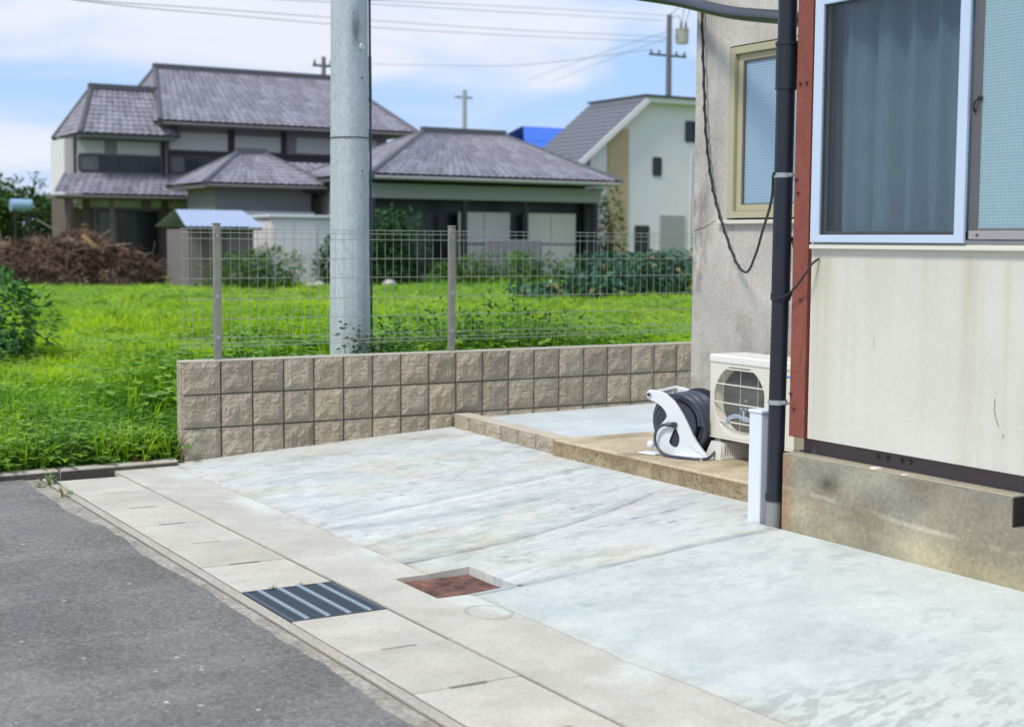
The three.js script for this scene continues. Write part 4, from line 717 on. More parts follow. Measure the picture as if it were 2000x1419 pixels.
shrub('shrub', 'tall dark green shrub beside the concrete pole in front of the hip roofed house', 'shrub', [18.1, 0.15, -33], [1.4, 2.5, 1.3], 3000, 0.20, dg, 903);
shrub('shrub', 'rounded dark shrub left of the concrete pole, in front of the white shed', 'shrub', [15.6, 0.15, -32.2], [0.95, 1.9, 0.9], 2000, 0.17, dg, 905);
[[20.6, -32.0, 0.9, 1.1], [21.9, -31.4, 1.0, 1.2], [23.2, -31.0, 1.0, 1.0], [19.3, -31.8, 0.8, 0.85]].forEach(([x, z, w, h], i) => shrub('shrub', ['second low shrub from the left before the hip roofed house', 'third low shrub from the left, before the pale shutters', 'rightmost low shrub, beside the vegetable patch', 'leftmost low shrub, right beside the tall dark shrub'][i], 'shrub', [x, 0.12, z], [w, h, 0.8], 1100, 0.15, mg, 910 + i, 'low shrubs in front of the hip roofed house'));
shrub('shrub', 'small mid green shrub below the pale blue roofed shed', 'shrub', [12.2, 0.12, -30.6], [1.7, 1.15, 0.7], 2300, 0.15, mg, 921);
[[2.75, -0.95, 0.42, 0.98, 'dark leafy weed clump right of the second fence post'], [3.35, -1.0, 0.5, 1.04, 'middle dark leafy weed clump behind the wall, left of the house wall'], [4.05, -1.15, 0.45, 0.96, 'dark leafy weed clump nearest the house wall behind the block wall'], [2.05, -0.8, 0.32, 0.86, 'low leafy weed clump left of the second fence post'], [0.85, -0.9, 0.35, 0.84, 'low leafy weed clump between the left fence post and the concrete pole']].forEach(([x, z, w, h, l], i) => shrub('weed_clump', l, 'weeds', [x, 0.1, z], [w, h, 0.3], 900, 0.06, [rgb(0.035, 0.13, 0.025), rgb(0.16, 0.36, 0.035)], 941 + i, 'leafy weeds behind the block wall'));
shrub('tree', 'round green tree at the far left behind the brush pile', 'tree', [9.6, 0.2, -55], [2.3, 4.7, 2.2], 3600, 0.34, [rgb(0.03, 0.09, 0.015), rgb(0.13, 0.23, 0.03)], 931, undefined, 6);
shrub('tree', 'lower dark tree beside the round tree at the far left', 'tree', [12.2, 0.2, -57], [1.8, 3.6, 1.8], 2200, 0.3, [rgb(0.03, 0.07, 0.015), rgb(0.09, 0.17, 0.03)], 933, undefined, 6);
shrub('tree', 'slim green tree against the white house beside the tan cladding', 'tree', [30.4, 0.2, -38.6], [0.7, 3.3, 0.7], 1300, 0.2, [rgb(0.04, 0.11, 0.02), rgb(0.12, 0.25, 0.03)], 935);
// vegetable patch with broad blue-green leaves
{
  const r = rng(951), pos = [], col = [], t = thing('vegetable_patch', 'patch of dark blue green broad leaved vegetables beside the grey house wall', 'vegetables', [19, 0.1, -20.5]);
  const p2 = [], c2 = [];
  for (let i = 0; i < 95; i++) {
    const x = 15.6 + 6.4 * r(), z = -22.6 + 3.4 * r() + (x - 19) * -0.25, h = (0.35 + 0.75 * sst(15.6, 18.8, x) * (0.75 + 0.35 * r())) * 1.15, y = fieldY(x, z);
    for (let k = 0; k < 46; k++) { const a = r() * 6.283, q = 0.42 * Math.sqrt(r()), c = new THREE.Vector3(x + q * Math.cos(a), y + h * (0.1 + 0.9 * r()), z + q * Math.sin(a)), dir = new THREE.Vector3(Math.cos(a) + (r() - 0.5), 0.5 - r(), Math.sin(a) + (r() - 0.5)).normalize(); const dry = r() < 0.035; leafAt(dry ? p2 : pos, c, dir, new THREE.Vector3((r() - 0.5), 1, (r() - 0.5)).normalize(), 0.17 + 0.14 * r(), 0.085 + 0.06 * r(), 0.5 * r()); const cc = dry ? rgb(0.36, 0.28, 0.12) : bgn[0].clone().lerp(bgn[1], r()); for (let j = 0; j < 12; j++) (dry ? c2 : col).push(cc.r, cc.g, cc.b); }
  }
  const mk = (P, Cc, nm) => { const g = new THREE.BufferGeometry(); g.setAttribute('position', new THREE.Float32BufferAttribute(P, 3)); g.setAttribute('color', new THREE.Float32BufferAttribute(Cc, 3)); g.computeVertexNormals(); const m = leafMat(0.42, 0.15); m.vertexColors = true; part(nm, g, m, t, { kind: 'stuff' }); };
  mk(pos, col, 'leaves'); mk(p2, c2, 'dry_leaves');
}
// brush pile of cut branches
{
  const r = rng(961), t = thing('brush_pile', 'heap of brown cut branches and dead leaves at the left of the field', 'brush pile', [8.3, 0.1, -37]);
  const g = new THREE.SphereGeometry(1, 48, 24, 0, Math.PI * 2, 0, Math.PI / 2), p = g.attributes.position;
  const top = (a) => 1.0;
  for (let i = 0; i < p.count; i++) { const x = p.getX(i), y = p.getY(i), z = p.getZ(i), n = 0.75 + 0.5 * fbm(x * 3 + 5, z * 3 + y * 2, 4, 963); p.setXYZ(i, 8.3 + x * 2.9 * n, 0.05 + y * 1.15 * n, -37 + z * 2.0 * n); } g.computeVertexNormals();
  part('mound', boxUV(g), std({ color: rgb(0.06, 0.038, 0.026) }), t);
  const brown = [rgb(0.10, 0.055, 0.035), rgb(0.17, 0.10, 0.065), rgb(0.26, 0.17, 0.11), rgb(0.05, 0.03, 0.022)];
  const inst = (nm, geo, n, fn, mat) => { const m = new THREE.InstancedMesh(geo, mat, n), M = new THREE.Matrix4(), Q = new THREE.Quaternion(), E = new THREE.Euler(); for (let i = 0; i < n; i++) { const [x, y, z, e1, e2, e3, s1, s2, c] = fn(i); E.set(e1, e2, e3); M.compose(new THREE.Vector3(x - 8.3, y - 0.1, z + 37), Q.setFromEuler(E), new THREE.Vector3(s1, s2, s1)); m.setMatrixAt(i, M); m.setColorAt(i, c); } m.name = nm; m.userData = { kind: 'stuff' }; m.castShadow = m.receiveShadow = true; t.add(m); };
  const spot = () => { const a = r() * 6.283, q = Math.sqrt(r()), k = 0.85 + 0.4 * r() * r(), x = 8.2 + 3.1 * q * Math.cos(a) * k, z = -37 + 2.0 * q * Math.sin(a) * k, lump = 0.55 + 0.8 * fbm(x * 0.9 + 3, z * 0.9, 3, 967); return [x, 0.1 + 1.5 * Math.sqrt(Math.max(0, 1 - q * q)) * (0.75 + 0.3 * r()) * lump + 0.1 * r(), z]; };
  const st = new THREE.CylinderGeometry(0.006, 0.014, 1, 5);
  inst('branches', st, 3000, () => { const [x, y, z] = spot(); return [x, y, z, (r() - 0.5) * 2.6, r() * 6.28, 1.57 + (r() - 0.5) * 1.6, 0.4 + 1.5 * r() * r(), 0.3 + 1.3 * r() * r(), brown[Math.floor(r() * 4)].clone().multiplyScalar(0.6 + 1.3 * fbm(x * 1.6, y * 3, 3, 969))]; }, std({ color: 0xffffff }));
  inst('dead_leaves', clump(71, 14, 0.16, 0.075), 3600, () => { const [x, y, z] = spot(); return [x, y - 0.05, z, (r() - 0.5) * 1.5, r() * 6.28, (r() - 0.5) * 1.5, 0.8 + 0.7 * r(), 0.18 + 0.16 * r(), brown[Math.floor(r() * 4)].clone().lerp(rgb(0.2, 0.11, 0.07), 0.3)]; }, std({ color: 0xffffff, side: THREE.DoubleSide }));
  part('plank', (() => { const q = cbox(-0.06, 0, -0.02, 0.08, 0.75, 0.02, 0.004); q.rotateZ(0.85); q.translate(8.95, 1.28, -35.7); return q; })(), std({ color: rgb(0.55, 0.33, 0.15) }), t, { label: 'pale orange board sticking out of the heap' });
  const lim = []; for (let i = 0; i < 14; i++) { const [x, y, z] = spot(); lim.push(rod([x, y + 0.1, z + 0.3], [x + (r() - 0.5) * 1.6, y + 0.1 + (r() - 0.3) * 0.5, z + 0.5 + 0.4 * r()], 0.03, 0.012, 6)); }
  for (let i = 0; i < 70; i++) { const [x, y, z] = spot(), a = r() * 6.28, L = 0.7 + 1.3 * r(), e = (r() - 0.35) * 0.7; lim.push(tube([[x, y, z], [x + 0.5 * L * Math.cos(a), y + 0.16 * r() + 0.4 * L * e, z + 0.3 * L * Math.sin(a)], [x + L * Math.cos(a + 0.3), y + L * e * 0.8, z + 0.6 * L * Math.sin(a)]], 0.009 + 0.014 * r(), 10, 5)); }
  part('limbs', lim, std({ color: rgb(0.28, 0.22, 0.17) }), t, { kind: 'stuff' });
}
// small weeds on the pavement and by the pole
function weed(label, at, s, cols, seed, name = 'weed') {
  const r = rng(seed), t = thing(name, label, 'weed', at), g1 = tuft(seed, 16, 0.03, 0.5, 0.03), g2 = clump(seed + 1, 14, 0.5, 0.35);
  g1.scale(s, s * 0.8, s); g2.scale(s, s * 0.45, s); g1.translate(...at); g2.translate(...at);
  part('blades', boxUV(g1), new THREE.MeshPhysicalMaterial({ color: cols[0], roughness: 0.7, transmission: 0.3, thickness: 0, side: THREE.DoubleSide }), t);
  part('leaves', boxUV(g2), new THREE.MeshPhysicalMaterial({ color: cols[1], roughness: 0.7, transmission: 0.3, thickness: 0, side: THREE.DoubleSide }), t);
}
const gy = rgb(0.2, 0.33, 0.06), gd = rgb(0.08, 0.2, 0.04), str = rgb(0.4, 0.34, 0.16);
weed('small green weed in the asphalt corner by the first gutter cover', [-1.17, -0.01, 0.5], 0.15, [gy, gd], 1001);
weed('dry yellowish weed in the dirt beside the gutter edge', [-1.2, -0.01, 0.98], 0.12, [str, gy], 1003);
weed('tiny weed sprouting at the back left of the drain grate', [-0.94, -0.01, 4.118], 0.045, [gy, str], 1005);
weed('tiny weed sprouting at the back middle of the drain grate', [-0.79, -0.01, 4.116], 0.04, [gy, str], 1007);
weed('dark tuft of moss weed at the back right corner of the drain grate', [-0.635, -0.015, 4.13], 0.04, [gd, gd], 1009);
weed('dry brown weed on the kerb where it meets the wall', [-0.42, 0.03, 0.02], 0.1, [rgb(0.3, 0.17, 0.08), rgb(0.2, 0.11, 0.05)], 1011);
{
  const r = rng(1021), t = thing('weed', 'dark climbing weed against the foot of the concrete pole', 'weed', [1.75, 0.1, -0.72]), pos = [];
  for (let i = 0; i < 150; i++) { const q = r(), x = 1.60 + 0.40 * q + 0.1 * (r() - 0.5), y = 0.6 + (0.42 - 0.26 * q) * r() + 0.05 * r(); const a = r() * 6.28; leafAt(pos, new THREE.Vector3(x, y, -0.74 + 0.1 * r()), new THREE.Vector3(Math.cos(a), 0.6 * (r() - 0.5), Math.sin(a)).normalize(), new THREE.Vector3(0, 0.5, 1).normalize(), 0.035 + 0.03 * r(), 0.025 + 0.02 * r(), 0.3 * r()); }
  const g = new THREE.BufferGeometry(); g.setAttribute('position', new THREE.Float32BufferAttribute(pos, 3)); g.computeVertexNormals();
  part('leaves', boxUV(g), leafMatC(rgb(0.05, 0.1, 0.05)), t); parts('stem', [0, 1, 2, 3].map((i) => tube([[1.7 + 0.06 * i, 0.1, -0.74], [1.66 + 0.09 * i, 0.5, -0.73], [1.62 + 0.1 * i, 0.82 - 0.06 * i, -0.72]], 0.004, 12, 5)), std({ color: rgb(0.08, 0.09, 0.05) }), t);
}
function leafMatC(c) { return new THREE.MeshPhysicalMaterial({ color: c, roughness: 0.6, transmission: 0.25, thickness: 0, side: THREE.DoubleSide }); }
{
  const r = rng(1031);
  [[16.9, -31.2, 0.22], [14.6, -31.5, 0.2], [14.1, -31.0, 0.16], [22.4, -30.2, 0.2]].forEach(([x, z, s], i) => { const g = new THREE.IcosahedronGeometry(s, 2), p = g.attributes.position; for (let k = 0; k < p.count; k++) { const n = 0.7 + 0.6 * fbm(p.getX(k) * 6 + i * 9, p.getY(k) * 6 + p.getZ(k) * 5, 3, 1033); p.setXYZ(k, x + p.getX(k) * n, fieldY(x, z) + 0.1 + p.getY(k) * n * 0.7, z + p.getZ(k) * n); } g.computeVertexNormals(); solo('stone', boxUV(g), std({ color: rgb(0.5, 0.48, 0.44) }), ['larger pale stone just right of the concrete pole', 'pale stone left of the concrete pole', 'smaller pale stone furthest left in the grass', 'pale stone right of the second fence post'][i], 'stone', 'pale stones in the grass'); });
}

// ---------------------------------------------------------------- houses across the field
const tileMap = tex(256, 256, (u, v) => { const k = (fbm(u * 6, v * 6, 4, 1101, 6) - 0.5) * 50 + (hash(Math.floor(u * 16), Math.floor(v * 16), 5) - 0.5) * 22; return [142 + k, 138 + k, 148 + k]; });
const tileMat = std({ map: tileMap, roughness: 0.55 }), ridgeMat = std({ color: rgb(0.10, 0.10, 0.115), roughness: 0.6 });
function roofFace(A, B, C, D, cols, rows, amp = 0.035) {   // eave A-B, top D-C, rolled tiles in steps
  const V = (p) => new THREE.Vector3(...p), a = V(A), b = V(B), c = V(C), d = V(D), n = new THREE.Vector3().crossVectors(b.clone().sub(a), d.clone().sub(a)).normalize(), pos = [], uv = [], idx = [];
  if (n.y < 0) n.negate();
  const nu = cols * 4, vs = []; for (let r = 0; r < rows; r++) vs.push([r / rows, 0.03], [(r + 0.98) / rows, 0]);
  for (const [v, st] of vs) for (let i = 0; i <= nu; i++) { const u = i / nu, p = a.clone().lerp(b, u).lerp(d.clone().lerp(c, u), v).addScaledVector(n, amp * Math.abs(Math.cos(u * cols * Math.PI)) + st); pos.push(p.x, p.y, p.z); uv.push(u * cols / 8, v * rows / 8); }
  for (let k = 0; k + 1 < vs.length; k++) for (let i = 0; i < nu; i++) { const q = k * (nu + 1) + i; idx.push(q, q + 1, q + nu + 1, q + 1, q + nu + 2, q + nu + 1); }
  const g = new THREE.BufferGeometry(); g.setAttribute('position', new THREE.Float32BufferAttribute(pos, 3)); g.setAttribute('uv', new THREE.Float32BufferAttribute(uv, 2)); g.setIndex(idx); const q = g.toNonIndexed(); q.computeVertexNormals(); return q;
}
function hipRoof(parent, x0, x1, z0, z1, ye, rx0, rx1, yr, soffit) {   // z0 the near eave, z1 the far one
  const zr = (z0 + z1) / 2, cols = Math.round((x1 - x0) / 0.3), rows = Math.max(4, Math.round(Math.hypot(yr - ye, (z0 - z1) / 2) / 0.3));
  const A = [x0, ye, z0], B = [x1, ye, z0], C = [rx1, yr, zr], D = [rx0, yr, zr], E = [x0, ye, z1], F = [x1, ye, z1], cs = Math.round((z0 - z1) / 0.3);
  const roof = part('roof', [roofFace(A, B, C, D, cols, rows), roofFace(F, E, D, C, cols, rows), roofFace(E, A, D, D, cs, rows), roofFace(B, F, C, C, cs, rows)], tileMat, parent);
  part('ridge', [box(rx0 - 0.1, yr - 0.02, zr - 0.14, rx1 + 0.1, yr + 0.2, zr + 0.14), rod(A, D, 0.11, 0.11, 8), rod(B, C, 0.11, 0.11, 8), rod(E, D, 0.11, 0.11, 8), rod(F, C, 0.11, 0.11, 8)], ridgeMat, roof);
  part('eaves', [box(x0 + 0.06, ye - 0.16, z1 + 0.06, x1 - 0.06, ye - 0.02, z0 - 0.06)], soffit, roof); return roof;
}
function win(parent, x0, y0, x1, y1, z, n, frameM, glassM, d = 0.05) {   // a window on a wall facing +z with n panes
  const f = [box(x0, y0, z, x1, y0 + 0.06, z + d), box(x0, y1 - 0.06, z, x1, y1, z + d)], w = (x1 - x0) / n; for (let i = 0; i <= n; i++) f.push(box(x0 + i * w - 0.03, y0 + 0.061, z, x0 + i * w + 0.03, y1 - 0.061, z + d - 0.003));
  const W = part('window', f, frameM, parent); for (let i = 0; i < n; i++) part('pane', box(x0 + i * w + 0.031, y0 + 0.061, z + 0.002, x0 + (i + 1) * w - 0.031, y1 - 0.061, z + 0.018), [glassM, glassM, paneC, glassM, paneB][Math.floor(hash(i, Math.round(x0 * 10), 3) * 5)], W); return W;
}
const paneC = std({ color: rgb(0.12, 0.125, 0.13), roughness: 0.25 }), paneB = std({ color: rgb(0.05, 0.055, 0.07), roughness: 0.15 });
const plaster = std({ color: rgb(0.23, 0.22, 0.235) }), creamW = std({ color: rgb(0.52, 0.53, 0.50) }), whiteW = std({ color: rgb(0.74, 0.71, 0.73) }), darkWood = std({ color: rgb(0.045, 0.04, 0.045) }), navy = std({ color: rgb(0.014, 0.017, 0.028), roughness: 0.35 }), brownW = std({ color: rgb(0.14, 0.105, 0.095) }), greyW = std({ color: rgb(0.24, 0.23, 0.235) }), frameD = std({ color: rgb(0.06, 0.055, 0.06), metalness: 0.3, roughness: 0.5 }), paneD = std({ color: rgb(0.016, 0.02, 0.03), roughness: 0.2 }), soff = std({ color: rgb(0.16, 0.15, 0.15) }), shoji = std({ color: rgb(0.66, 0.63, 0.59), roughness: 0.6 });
{
  const h = thing('farmhouse', 'large two storey farmhouse with grey tiled roofs and dark window bands beyond the brush pile', 'house', [17, 0.1, -50]);
  parts('wall', [box(14.7, 0, -53.4, 24.4, 6.3, -46.9), box(11.3, 0, -50, 14.69, 5.7, -47)], plaster, h);
  part('wall', [box(10.75, 3.4, -49.6, 11.29, 5.55, -47.4)], whiteW, h, { label: 'white gable end wall' });
  parts('plaster_band', [box(14.75, 5.25, -46.9, 17.2, 5.95, -46.86), box(17.5, 5.3, -46.9, 19.5, 5.9, -46.86), box(20.2, 5.3, -46.9, 23.9, 5.95, -46.86), box(11.1, 5.0, -47, 12.2, 5.5, -46.96), box(12.7, 5.0, -47, 14.4, 5.5, -46.96)], creamW, h);
  parts('timber', [box(17.22, 4.2, -46.9, 17.48, 6.25, -46.82), box(19.52, 4.2, -46.9, 19.75, 6.25, -46.82), box(14.5, 4.2, -47, 14.74, 6.2, -46.82), box(11.0, 4.2, -47, 11.1, 5.6, -46.94), box(14.75, 5.05, -46.9, 24.3, 5.24, -46.83)], darkWood, h);
  win(h, 14.8, 4.3, 17.2, 5.02, -46.9, 4, frameD, paneD); win(h, 17.5, 4.3, 19.5, 5.02, -46.9, 3, frameD, paneD); win(h, 19.8, 4.3, 24.2, 5.02, -46.9, 6, frameD, paneD); win(h, 11.2, 4.3, 14.4, 4.95, -47, 4, frameD, paneD);
  part('gutter', [tube([[14.2, 6.2, -45.86], [25.3, 6.2, -45.86]], 0.06, 4, 8)], soff, h); part('gutter', [tube([[9.9, 3.27, -45.26], [24.5, 3.27, -45.26]], 0.05, 4, 8)], soff, h); part('downpipe', [rod([14.6, 3.5, -46.75], [14.6, 6.2, -46.75], 0.05, 0.05, 8)], soff, h);
  hipRoof(h, 14.1, 25.4, -45.9, -54.4, 6.32, 15.25, 23.6, 8.8, soff);
  hipRoof(h, 11.05, 14.9, -46.1, -50.4, 5.72, 12.05, 14.6, 7.62, soff);
  part('wall', [box(10.75, 0, -49.6, 11.29, 3.39, -47.4)], brownW, h);
  const sk = part('lower_roof', [roofFace([9.8, 3.36, -45.3], [24.6, 3.36, -45.3], [24.5, 4.2, -46.88], [10.6, 4.2, -46.88], 48, 6)], tileMat, h);
  part('eaves', [box(9.9, 3.2, -46.88, 24.5, 3.33, -45.36)], soff, sk);
  parts('plaster_band', [box(11.0, 2.92, -46.98, 13.6, 3.19, -46.92), box(14.0, 2.92, -46.88, 16.6, 3.19, -46.82)], creamW, h);
  win(h, 11.9, 0.7, 14.3, 2.8, -46.98, 3, frameD, paneD); win(h, 14.9, 0.6, 18.4, 2.8, -46.88, 4, frameD, paneD);
  for (const x of [11.4, 14.5, 18.7]) part('timber', box(x - 0.12, 0, -46.95, x + 0.12, 3.2, -46.72), brownW, h);
  part('porch_post', [box(10.3, 0, -45.7, 10.45, 3.2, -45.55)], brownW, h); part('porch_post', [box(12.0, 0, -45.7, 12.15, 3.2, -45.55)], brownW, h);
  part('wall', [box(10.9, 0, -46.95, 11.7, 2.85, -46.9)], brownW, h);
}
{
  const h = thing('annex', 'grey annex with a small hip tiled roof in front of the large farmhouse', 'house', [16.6, 0.1, -42.5]);
  part('wall', box(14.6, 0, -44.2, 18.4, 3.75, -41.1), greyW, h);
  hipRoof(h, 14.0, 19.0, -40.4, -44.9, 3.72, 16.1, 17.1, 4.95, soff);
  win(h, 15.2, 1.1, 17.6, 2.4, -41.1, 2, frameD, paneD);
  part('awning', [box(14.9, 2.6, -41.1, 18.2, 2.72, -40.3)], std({ color: rgb(0.42, 0.45, 0.5), roughness: 0.4 }), h);
  part('wall', [box(18.42, 0, -44.4, 21.4, 3.3, -41.4)], brownW, h, { label: 'dark lean-to wall' });
  part('roof', [roofFace([18.0, 3.36, -40.6], [21.7, 3.36, -40.6], [21.7, 4.75, -44.4], [18.0, 4.75, -44.4], 12, 12)], tileMat, h);
  part('gutter', [tube([[14.05, 3.62, -40.36], [18.95, 3.62, -40.36]], 0.06, 4, 8)], soff, h);
  part('downpipe', [rod([18.45, 0, -41.0], [18.45, 3.4, -41.0], 0.05, 0.05, 8)], std({ color: rgb(0.02, 0.02, 0.02) }), h);
}
{
  const h = thing('bungalow', 'single storey house with grey hip tiled roof and pale shutters in dark openings', 'house', [23.8, 0.1, -39.5]);
  hipRoof(h, 18.5, 29.2, -36, -43.4, 4.02, 22.5, 26.0, 5.85, soff);
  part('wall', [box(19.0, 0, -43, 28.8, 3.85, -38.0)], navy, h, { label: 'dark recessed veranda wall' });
  part('lintel', [cbox(18.85, 3.2, -36.9, 28.75, 3.74, -36.75, 0.02)], std({ color: rgb(0.33, 0.36, 0.35) }), h); part('gutter', [tube([[18.6, 3.9, -35.97], [29.1, 3.9, -35.97]], 0.07, 4, 8)], std({ color: rgb(0.3, 0.32, 0.31) }), h);
  for (const x of [18.95, 22.7, 25.35, 28.5]) part('post', box(x - 0.09, 0, -36.95, x + 0.09, 3.2, -36.77), darkWood, h);
  for (const [a, b] of [[22.85, 23.95], [23.97, 25.1], [25.85, 26.95], [26.97, 28.1]]) { const s = part('shutter', cbox(a, 0.45, -37.6, b, 2.78, -37.55, 0.01), shoji, h); part('shutter_rail', [box(a + 0.02, 1.55, -37.549, b - 0.02, 1.62, -37.535)], soff, s); }
  win(h, 19.3, 0.8, 22.4, 2.7, -37.99, 4, frameD, paneD); part('veranda_floor', box(18.9, 0.1, -37.99, 28.7, 0.44, -36.6), brownW, h);
  part('garden_screen', [cbox(23.2, 0.5, -36.1, 25.6, 1.75, -36.0, 0.02)], std({ color: rgb(0.22, 0.205, 0.235) }), h);
  parts('end_wall', [box(28.81, 0, -43, 28.95, 3.8, -37.2), box(18.85, 0, -43, 18.99, 3.8, -37.2)], plaster, h);
}
{
  const h = thing('white_house', 'white two storey house with tan cladding and sloping grey roof right of the bungalow', 'house', [33, 0.1, -44]);
  const sh = new THREE.ExtrudeGeometry(shapeOf([[30.4, 0], [36.6, 0], [36.6, 7.6], [33.0, 7.6], [32.9, 7.3], [30.4, 5.25]]), { depth: 3.6, bevelEnabled: false }); sh.translate(0, 0, -43.6); part('wall', boxUV(sh), whiteW, h);
  const roof = part('roof', [roofFace([29.6, 4.95, -44], [29.6, 4.95, -39.6], [33.0, 7.72, -39.6], [33.0, 7.72, -44], 16, 14, 0.02)], std({ color: rgb(0.16, 0.165, 0.19), roughness: 0.55 }), h);
  const v = (a, b) => { const A = new THREE.Vector3(...a), B = new THREE.Vector3(...b), L = A.distanceTo(B), q = box(-L / 2, -0.11, -0.04, L / 2, 0.11, 0.04); q.rotateZ(Math.atan2(B.y - A.y, B.x - A.x)); q.translate((A.x + B.x) / 2, (A.y + B.y) / 2, A.z); return q; };
  part('verge_board', v([29.6, 4.86, -39.57], [33.0, 7.63, -39.57]), whiteW, roof);
  part('flat_roof', [box(32.8, 7.78, -43.9, 37.0, 7.86, -39.5)], std({ color: rgb(0.04, 0.045, 0.05) }), h); part('fascia', [box(32.9, 7.56, -43.8, 36.9, 7.779, -39.6)], whiteW, h);
  part('cladding', [cbox(31.25, 0.2, -39.99, 32.3, 6.4, -39.94, 0.01)], std({ color: rgb(0.50, 0.37, 0.24) }), h);
  win(h, 33.6, 4.5, 34.0, 5.3, -40.0, 1, frameD, paneD); win(h, 35.3, 6.0, 36.2, 6.9, -40, 2, frameD, paneD); win(h, 32.7, 1.2, 33.4, 2.4, -40, 1, frameD, paneD);
  part('garage_door', [cbox(34.0, 0.2, -39.99, 35.3, 2.85, -39.93, 0.01)], std({ color: rgb(0.34, 0.33, 0.33) }), h);
  part('downpipe', [rod([35.55, 0.3, -39.92], [35.55, 5.6, -39.92], 0.05, 0.05, 8)], whiteW, h); part('downpipe', [rod([35.75, 0.3, -39.92], [35.75, 3.6, -39.92], 0.05, 0.05, 8)], whiteW, h);
}
{
  const h = thing('blue_roofed_building', 'distant building with a bright blue sheet roof between the bungalow and white house', 'house', [41.3, 0, -60]);
  part('wall', box(38.0, 0, -64, 44.6, 6.5, -57.6), greyW, h);
  part('roof', [roofFace([37.6, 6.3, -57.2], [45, 6.3, -57.2], [44.4, 8.2, -61], [39.8, 8.2, -61], 26, 2, 0.03)], std({ color: rgb(0.03, 0.14, 0.62), roughness: 0.5 }), h);
  part('roof', [roofFace([45, 6.3, -64.8], [37.6, 6.3, -64.8], [39.8, 8.2, -61], [44.4, 8.2, -61], 26, 2, 0.03)], std({ color: rgb(0.03, 0.14, 0.62), roughness: 0.5 }), h);
}
{
  const h = thing('shed', 'low brown shed with a pale blue sheet metal roof before the farmhouse', 'shed', [12.1, 0.1, -34]);
  part('wall', [box(11.0, 0, -35.4, 13.1, 2.0, -33.2)], std({ color: rgb(0.2, 0.175, 0.175) }), h);
  const r = part('roof', [roofFace([10.75, 2.05, -32.8], [13.3, 2.05, -32.8], [13.15, 2.62, -34.4], [10.95, 2.62, -34.4], 14, 1, 0.02), roofFace([13.3, 2.05, -35.9], [10.75, 2.05, -35.9], [10.95, 2.62, -34.4], [13.15, 2.62, -34.4], 14, 1, 0.02)], std({ color: rgb(0.36, 0.43, 0.58), roughness: 0.5 }), h);
  part('fascia', [box(10.8, 1.98, -32.85, 13.25, 2.06, -32.81)], frameD, r); part('door', [cbox(11.4, 0.1, -33.19, 12.2, 1.85, -33.15, 0.01)], brownW, h);
}
{
  const h = thing('white_shed', 'white sheet metal storage shed left of the concrete pole', 'shed', [15, 0.1, -34.5]);
  part('wall', [cbox(14.0, 0.1, -36, 16.3, 2.4, -34, 0.02)], whiteW, h); part('roof', [cbox(13.9, 2.4, -36.1, 16.4, 2.5, -33.88, 0.02)], std({ color: rgb(0.62, 0.64, 0.67) }), h);
  for (const x of [14.06, 14.82]) part('door', [cbox(x, 0.2, -33.99, x + 0.74, 2.3, -33.96, 0.01)], whiteW, h);
}
{
  const h = thing('water_tank', 'small light blue tank on a stand among the far left trees', 'tank', [10.4, 0.2, -53.2]);
  part('drum', [rod([9.9, 3.05, -53.2], [10.75, 3.05, -53.2], 0.27, 0.27, 24)], std({ color: rgb(0.30, 0.48, 0.66), roughness: 0.5 }), h);
  for (const [x, z] of [[10.05, -53.4], [10.6, -53.4], [10.05, -53.0], [10.6, -53.0]]) part('leg', rod([x, 0.1, z], [x, 2.86, z], 0.04, 0.04, 6), frameD, h);
}
// a low line of far trees closes the view between the houses
{
  const r = rng(1201), pos = [], col = []; for (let i = 0; i < 9000; i++) { const x = -30 + 160 * r(), h = 3 + 4 * fbm(x * 0.12, 3, 3, 1203), c = new THREE.Vector3(x, h * Math.sqrt(r()), -105 - 10 * r()), a = r() * 6.28; leafAt(pos, c, new THREE.Vector3(Math.cos(a), r() - 0.5, Math.sin(a)).normalize(), new THREE.Vector3(0, 1, 0), 1.1 + r(), 0.8, 0.2); const cc = dg[0].clone().lerp(mg[1], r() * 0.7); for (let k = 0; k < 12; k++) col.push(cc.r, cc.g, cc.b); }
  const g = new THREE.BufferGeometry(); g.setAttribute('position', new THREE.Float32BufferAttribute(pos, 3)); g.setAttribute('color', new THREE.Float32BufferAttribute(col, 3)); g.computeVertexNormals(); const m = leafMat(0.8, 0.2); m.vertexColors = true;
  const o = new THREE.Mesh(g, m); o.name = 'far_trees'; o.userData = { kind: 'stuff', label: 'far line of dark green trees on the horizon', category: 'trees' }; scene.add(o);
}
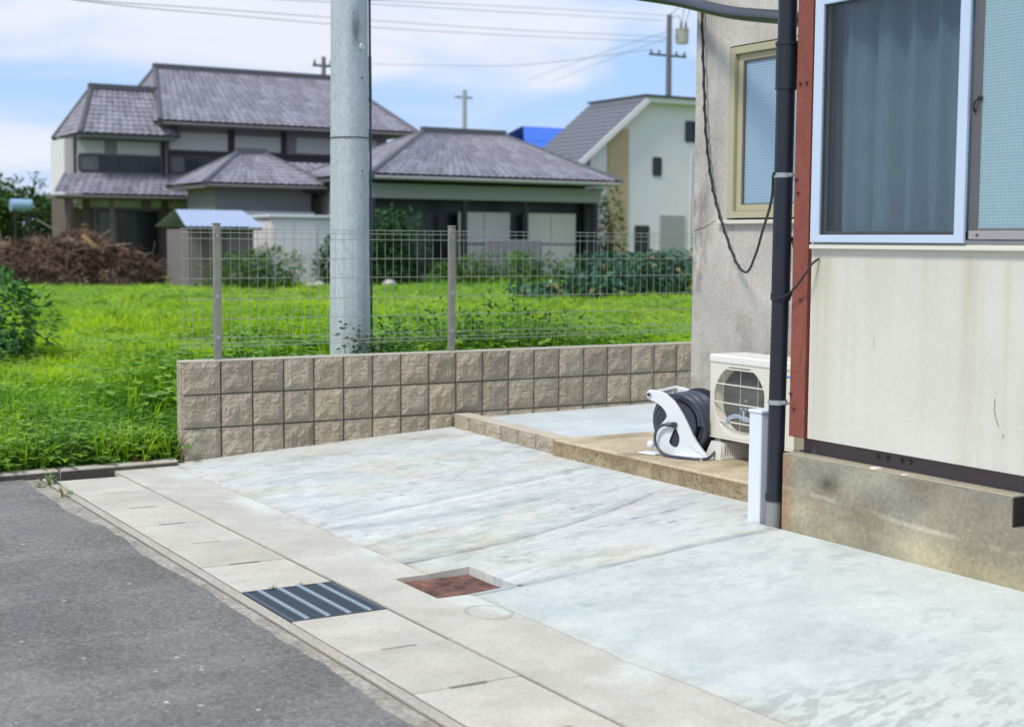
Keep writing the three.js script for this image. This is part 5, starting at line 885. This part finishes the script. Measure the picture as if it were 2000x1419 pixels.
// ---------------------------------------------------------------- far poles and overhead lines
const poleGrey = std({ color: rgb(0.16, 0.155, 0.165) }), darkM = std({ color: rgb(0.05, 0.05, 0.055), roughness: 0.5 });
{
  const t = thing('transformer_pole', 'far utility pole with a transformer and crossarm above the white house', 'utility pole', [41.8, 0, -50]);
  part('shaft', rod([41.86, 0, -50], [41.8, 13.2, -50], 0.19, 0.13, 14), poleGrey, t);
  part('transformer', [rod([42.55, 11.8, -49.9], [42.55, 12.45, -49.9], 0.32, 0.34, 20), rod([42.55, 12.45, -49.9], [42.55, 12.52, -49.9], 0.36, 0.36, 20), box(42.1, 12.1, -49.93, 42.3, 12.2, -49.85)], std({ color: rgb(0.42, 0.40, 0.37), roughness: 0.5 }), t);
  part('bushing', [rod([42.4, 12.52, -49.8], [42.4, 12.85, -49.8], 0.07, 0.05, 8)], darkM, t); part('bushing', [rod([42.7, 12.52, -49.8], [42.7, 12.85, -49.8], 0.07, 0.05, 8)], darkM, t);
  part('crossarm', [box(40.7, 11.12, -50.2, 43.0, 11.22, -50.1)], darkM, t);
  for (const x of [40.8, 41.3, 42.4, 42.9]) part('insulator', [rod([x, 11.22, -50.15], [x, 11.42, -50.15], 0.06, 0.04, 8)], darkM, t);
  part('jumper_wire', [tube([[41.8, 13.0, -49.9], [42.2, 13.15, -49.8], [42.4, 12.85, -49.8]], 0.018, 12, 5), tube([[42.7, 12.85, -49.8], [42.85, 13.6, -49.6], [43.1, 14.6, -49.2]], 0.018, 12, 5), tube([[42.45, 12.85, -49.8], [42.5, 13.8, -49.6], [42.6, 15, -49.2]], 0.018, 12, 5), tube([[41.8, 13.15, -50], [42.5, 13.9, -49.5], [43.4, 14.6, -49]], 0.018, 12, 5)], darkM, t);
}
{
  const t = thing('small_pole', 'thin dark pole top with crossarm showing above the farmhouse roof', 'utility pole', [27.14, 0, -60]);
  part('shaft', rod([27.14, 0, -60], [27.14, 11.1, -60], 0.15, 0.11, 10), poleGrey, t); part('crossarm', box(26.6, 10.6, -60.2, 27.7, 10.72, -60.1), darkM, t); for (const x of [26.7, 27.6]) part('insulator', rod([x, 10.72, -60.15], [x, 10.95, -60.15], 0.07, 0.05, 8), darkM, t);
}
{ const t = thing('small_pole', 'pale distant pole rising behind the bungalow roof', 'utility pole', [32.7, 0, -55]); part('shaft', rod([32.7, 0, -55], [32.7, 9.3, -55], 0.14, 0.11, 10), std({ color: rgb(0.4, 0.4, 0.42) }), t); part('crossarm', box(32.2, 8.9, -55.15, 33.2, 9.0, -55.05), std({ color: rgb(0.4, 0.4, 0.42) }), t); }
const wireM = std({ color: rgb(0.16, 0.17, 0.20), roughness: 0.6 });
const line = (pts, label, r = 0.011) => solo('power_line', [tube(pts, r, 60, 5)], wireM, label, 'power line', r > 0.012 ? 'power lines running away over the roofs' : 'overhead power lines');
{
  line([[41.61, 13.15, -50.0], [29.45, 11.72, -44.0], [19.67, 10.35, -38.0], [11.5, 9.15, -32.0], [-4, 7.2, -20]], 'uppermost of the four power lines crossing the sky to the upper left');
  line([[41.33, 12.87, -50.0], [29.2, 11.48, -44.0], [19.51, 10.19, -38.0], [11.5, 8.97, -32.0], [-4, 7.0, -20]], 'second highest of the four power lines crossing the sky to the upper left');
  line([[41.57, 12.07, -50.0], [28.95, 10.73, -44.0], [19.51, 9.61, -38.0], [10.84, 8.39, -31.0], [5.26, 7.55, -26.0], [-6, 6.6, -16]], 'third highest of the four power lines crossing the sky to the upper left');
  line([[41.58, 11.81, -50.0], [28.95, 10.49, -44.0], [19.51, 9.37, -38.0], [11.98, 8.41, -32.0], [5.87, 7.51, -26.0], [-6, 6.5, -15]], 'lowest of the four power lines crossing the sky to the upper left');
  line([[41.63, 12.33, -50.0], [51.03, 13.97, -70.0], [60.78, 15.12, -95.0]], 'steepest of the three power lines slanting away over the roofs', 0.014);
  line([[41.64, 12.0, -50.0], [50.47, 13.4, -68.0], [61.27, 14.71, -92.0]], 'middle of the three power lines slanting away over the roofs', 0.014);
  line([[40.82, 11.4, -50.15], [40.12, 11.74, -62.0], [39.66, 13.01, -75.0], [39.07, 14.03, -85.0]], 'flattest, lowest of the three power lines slanting away over the roofs', 0.014);
}
renderer.render(scene, camera);
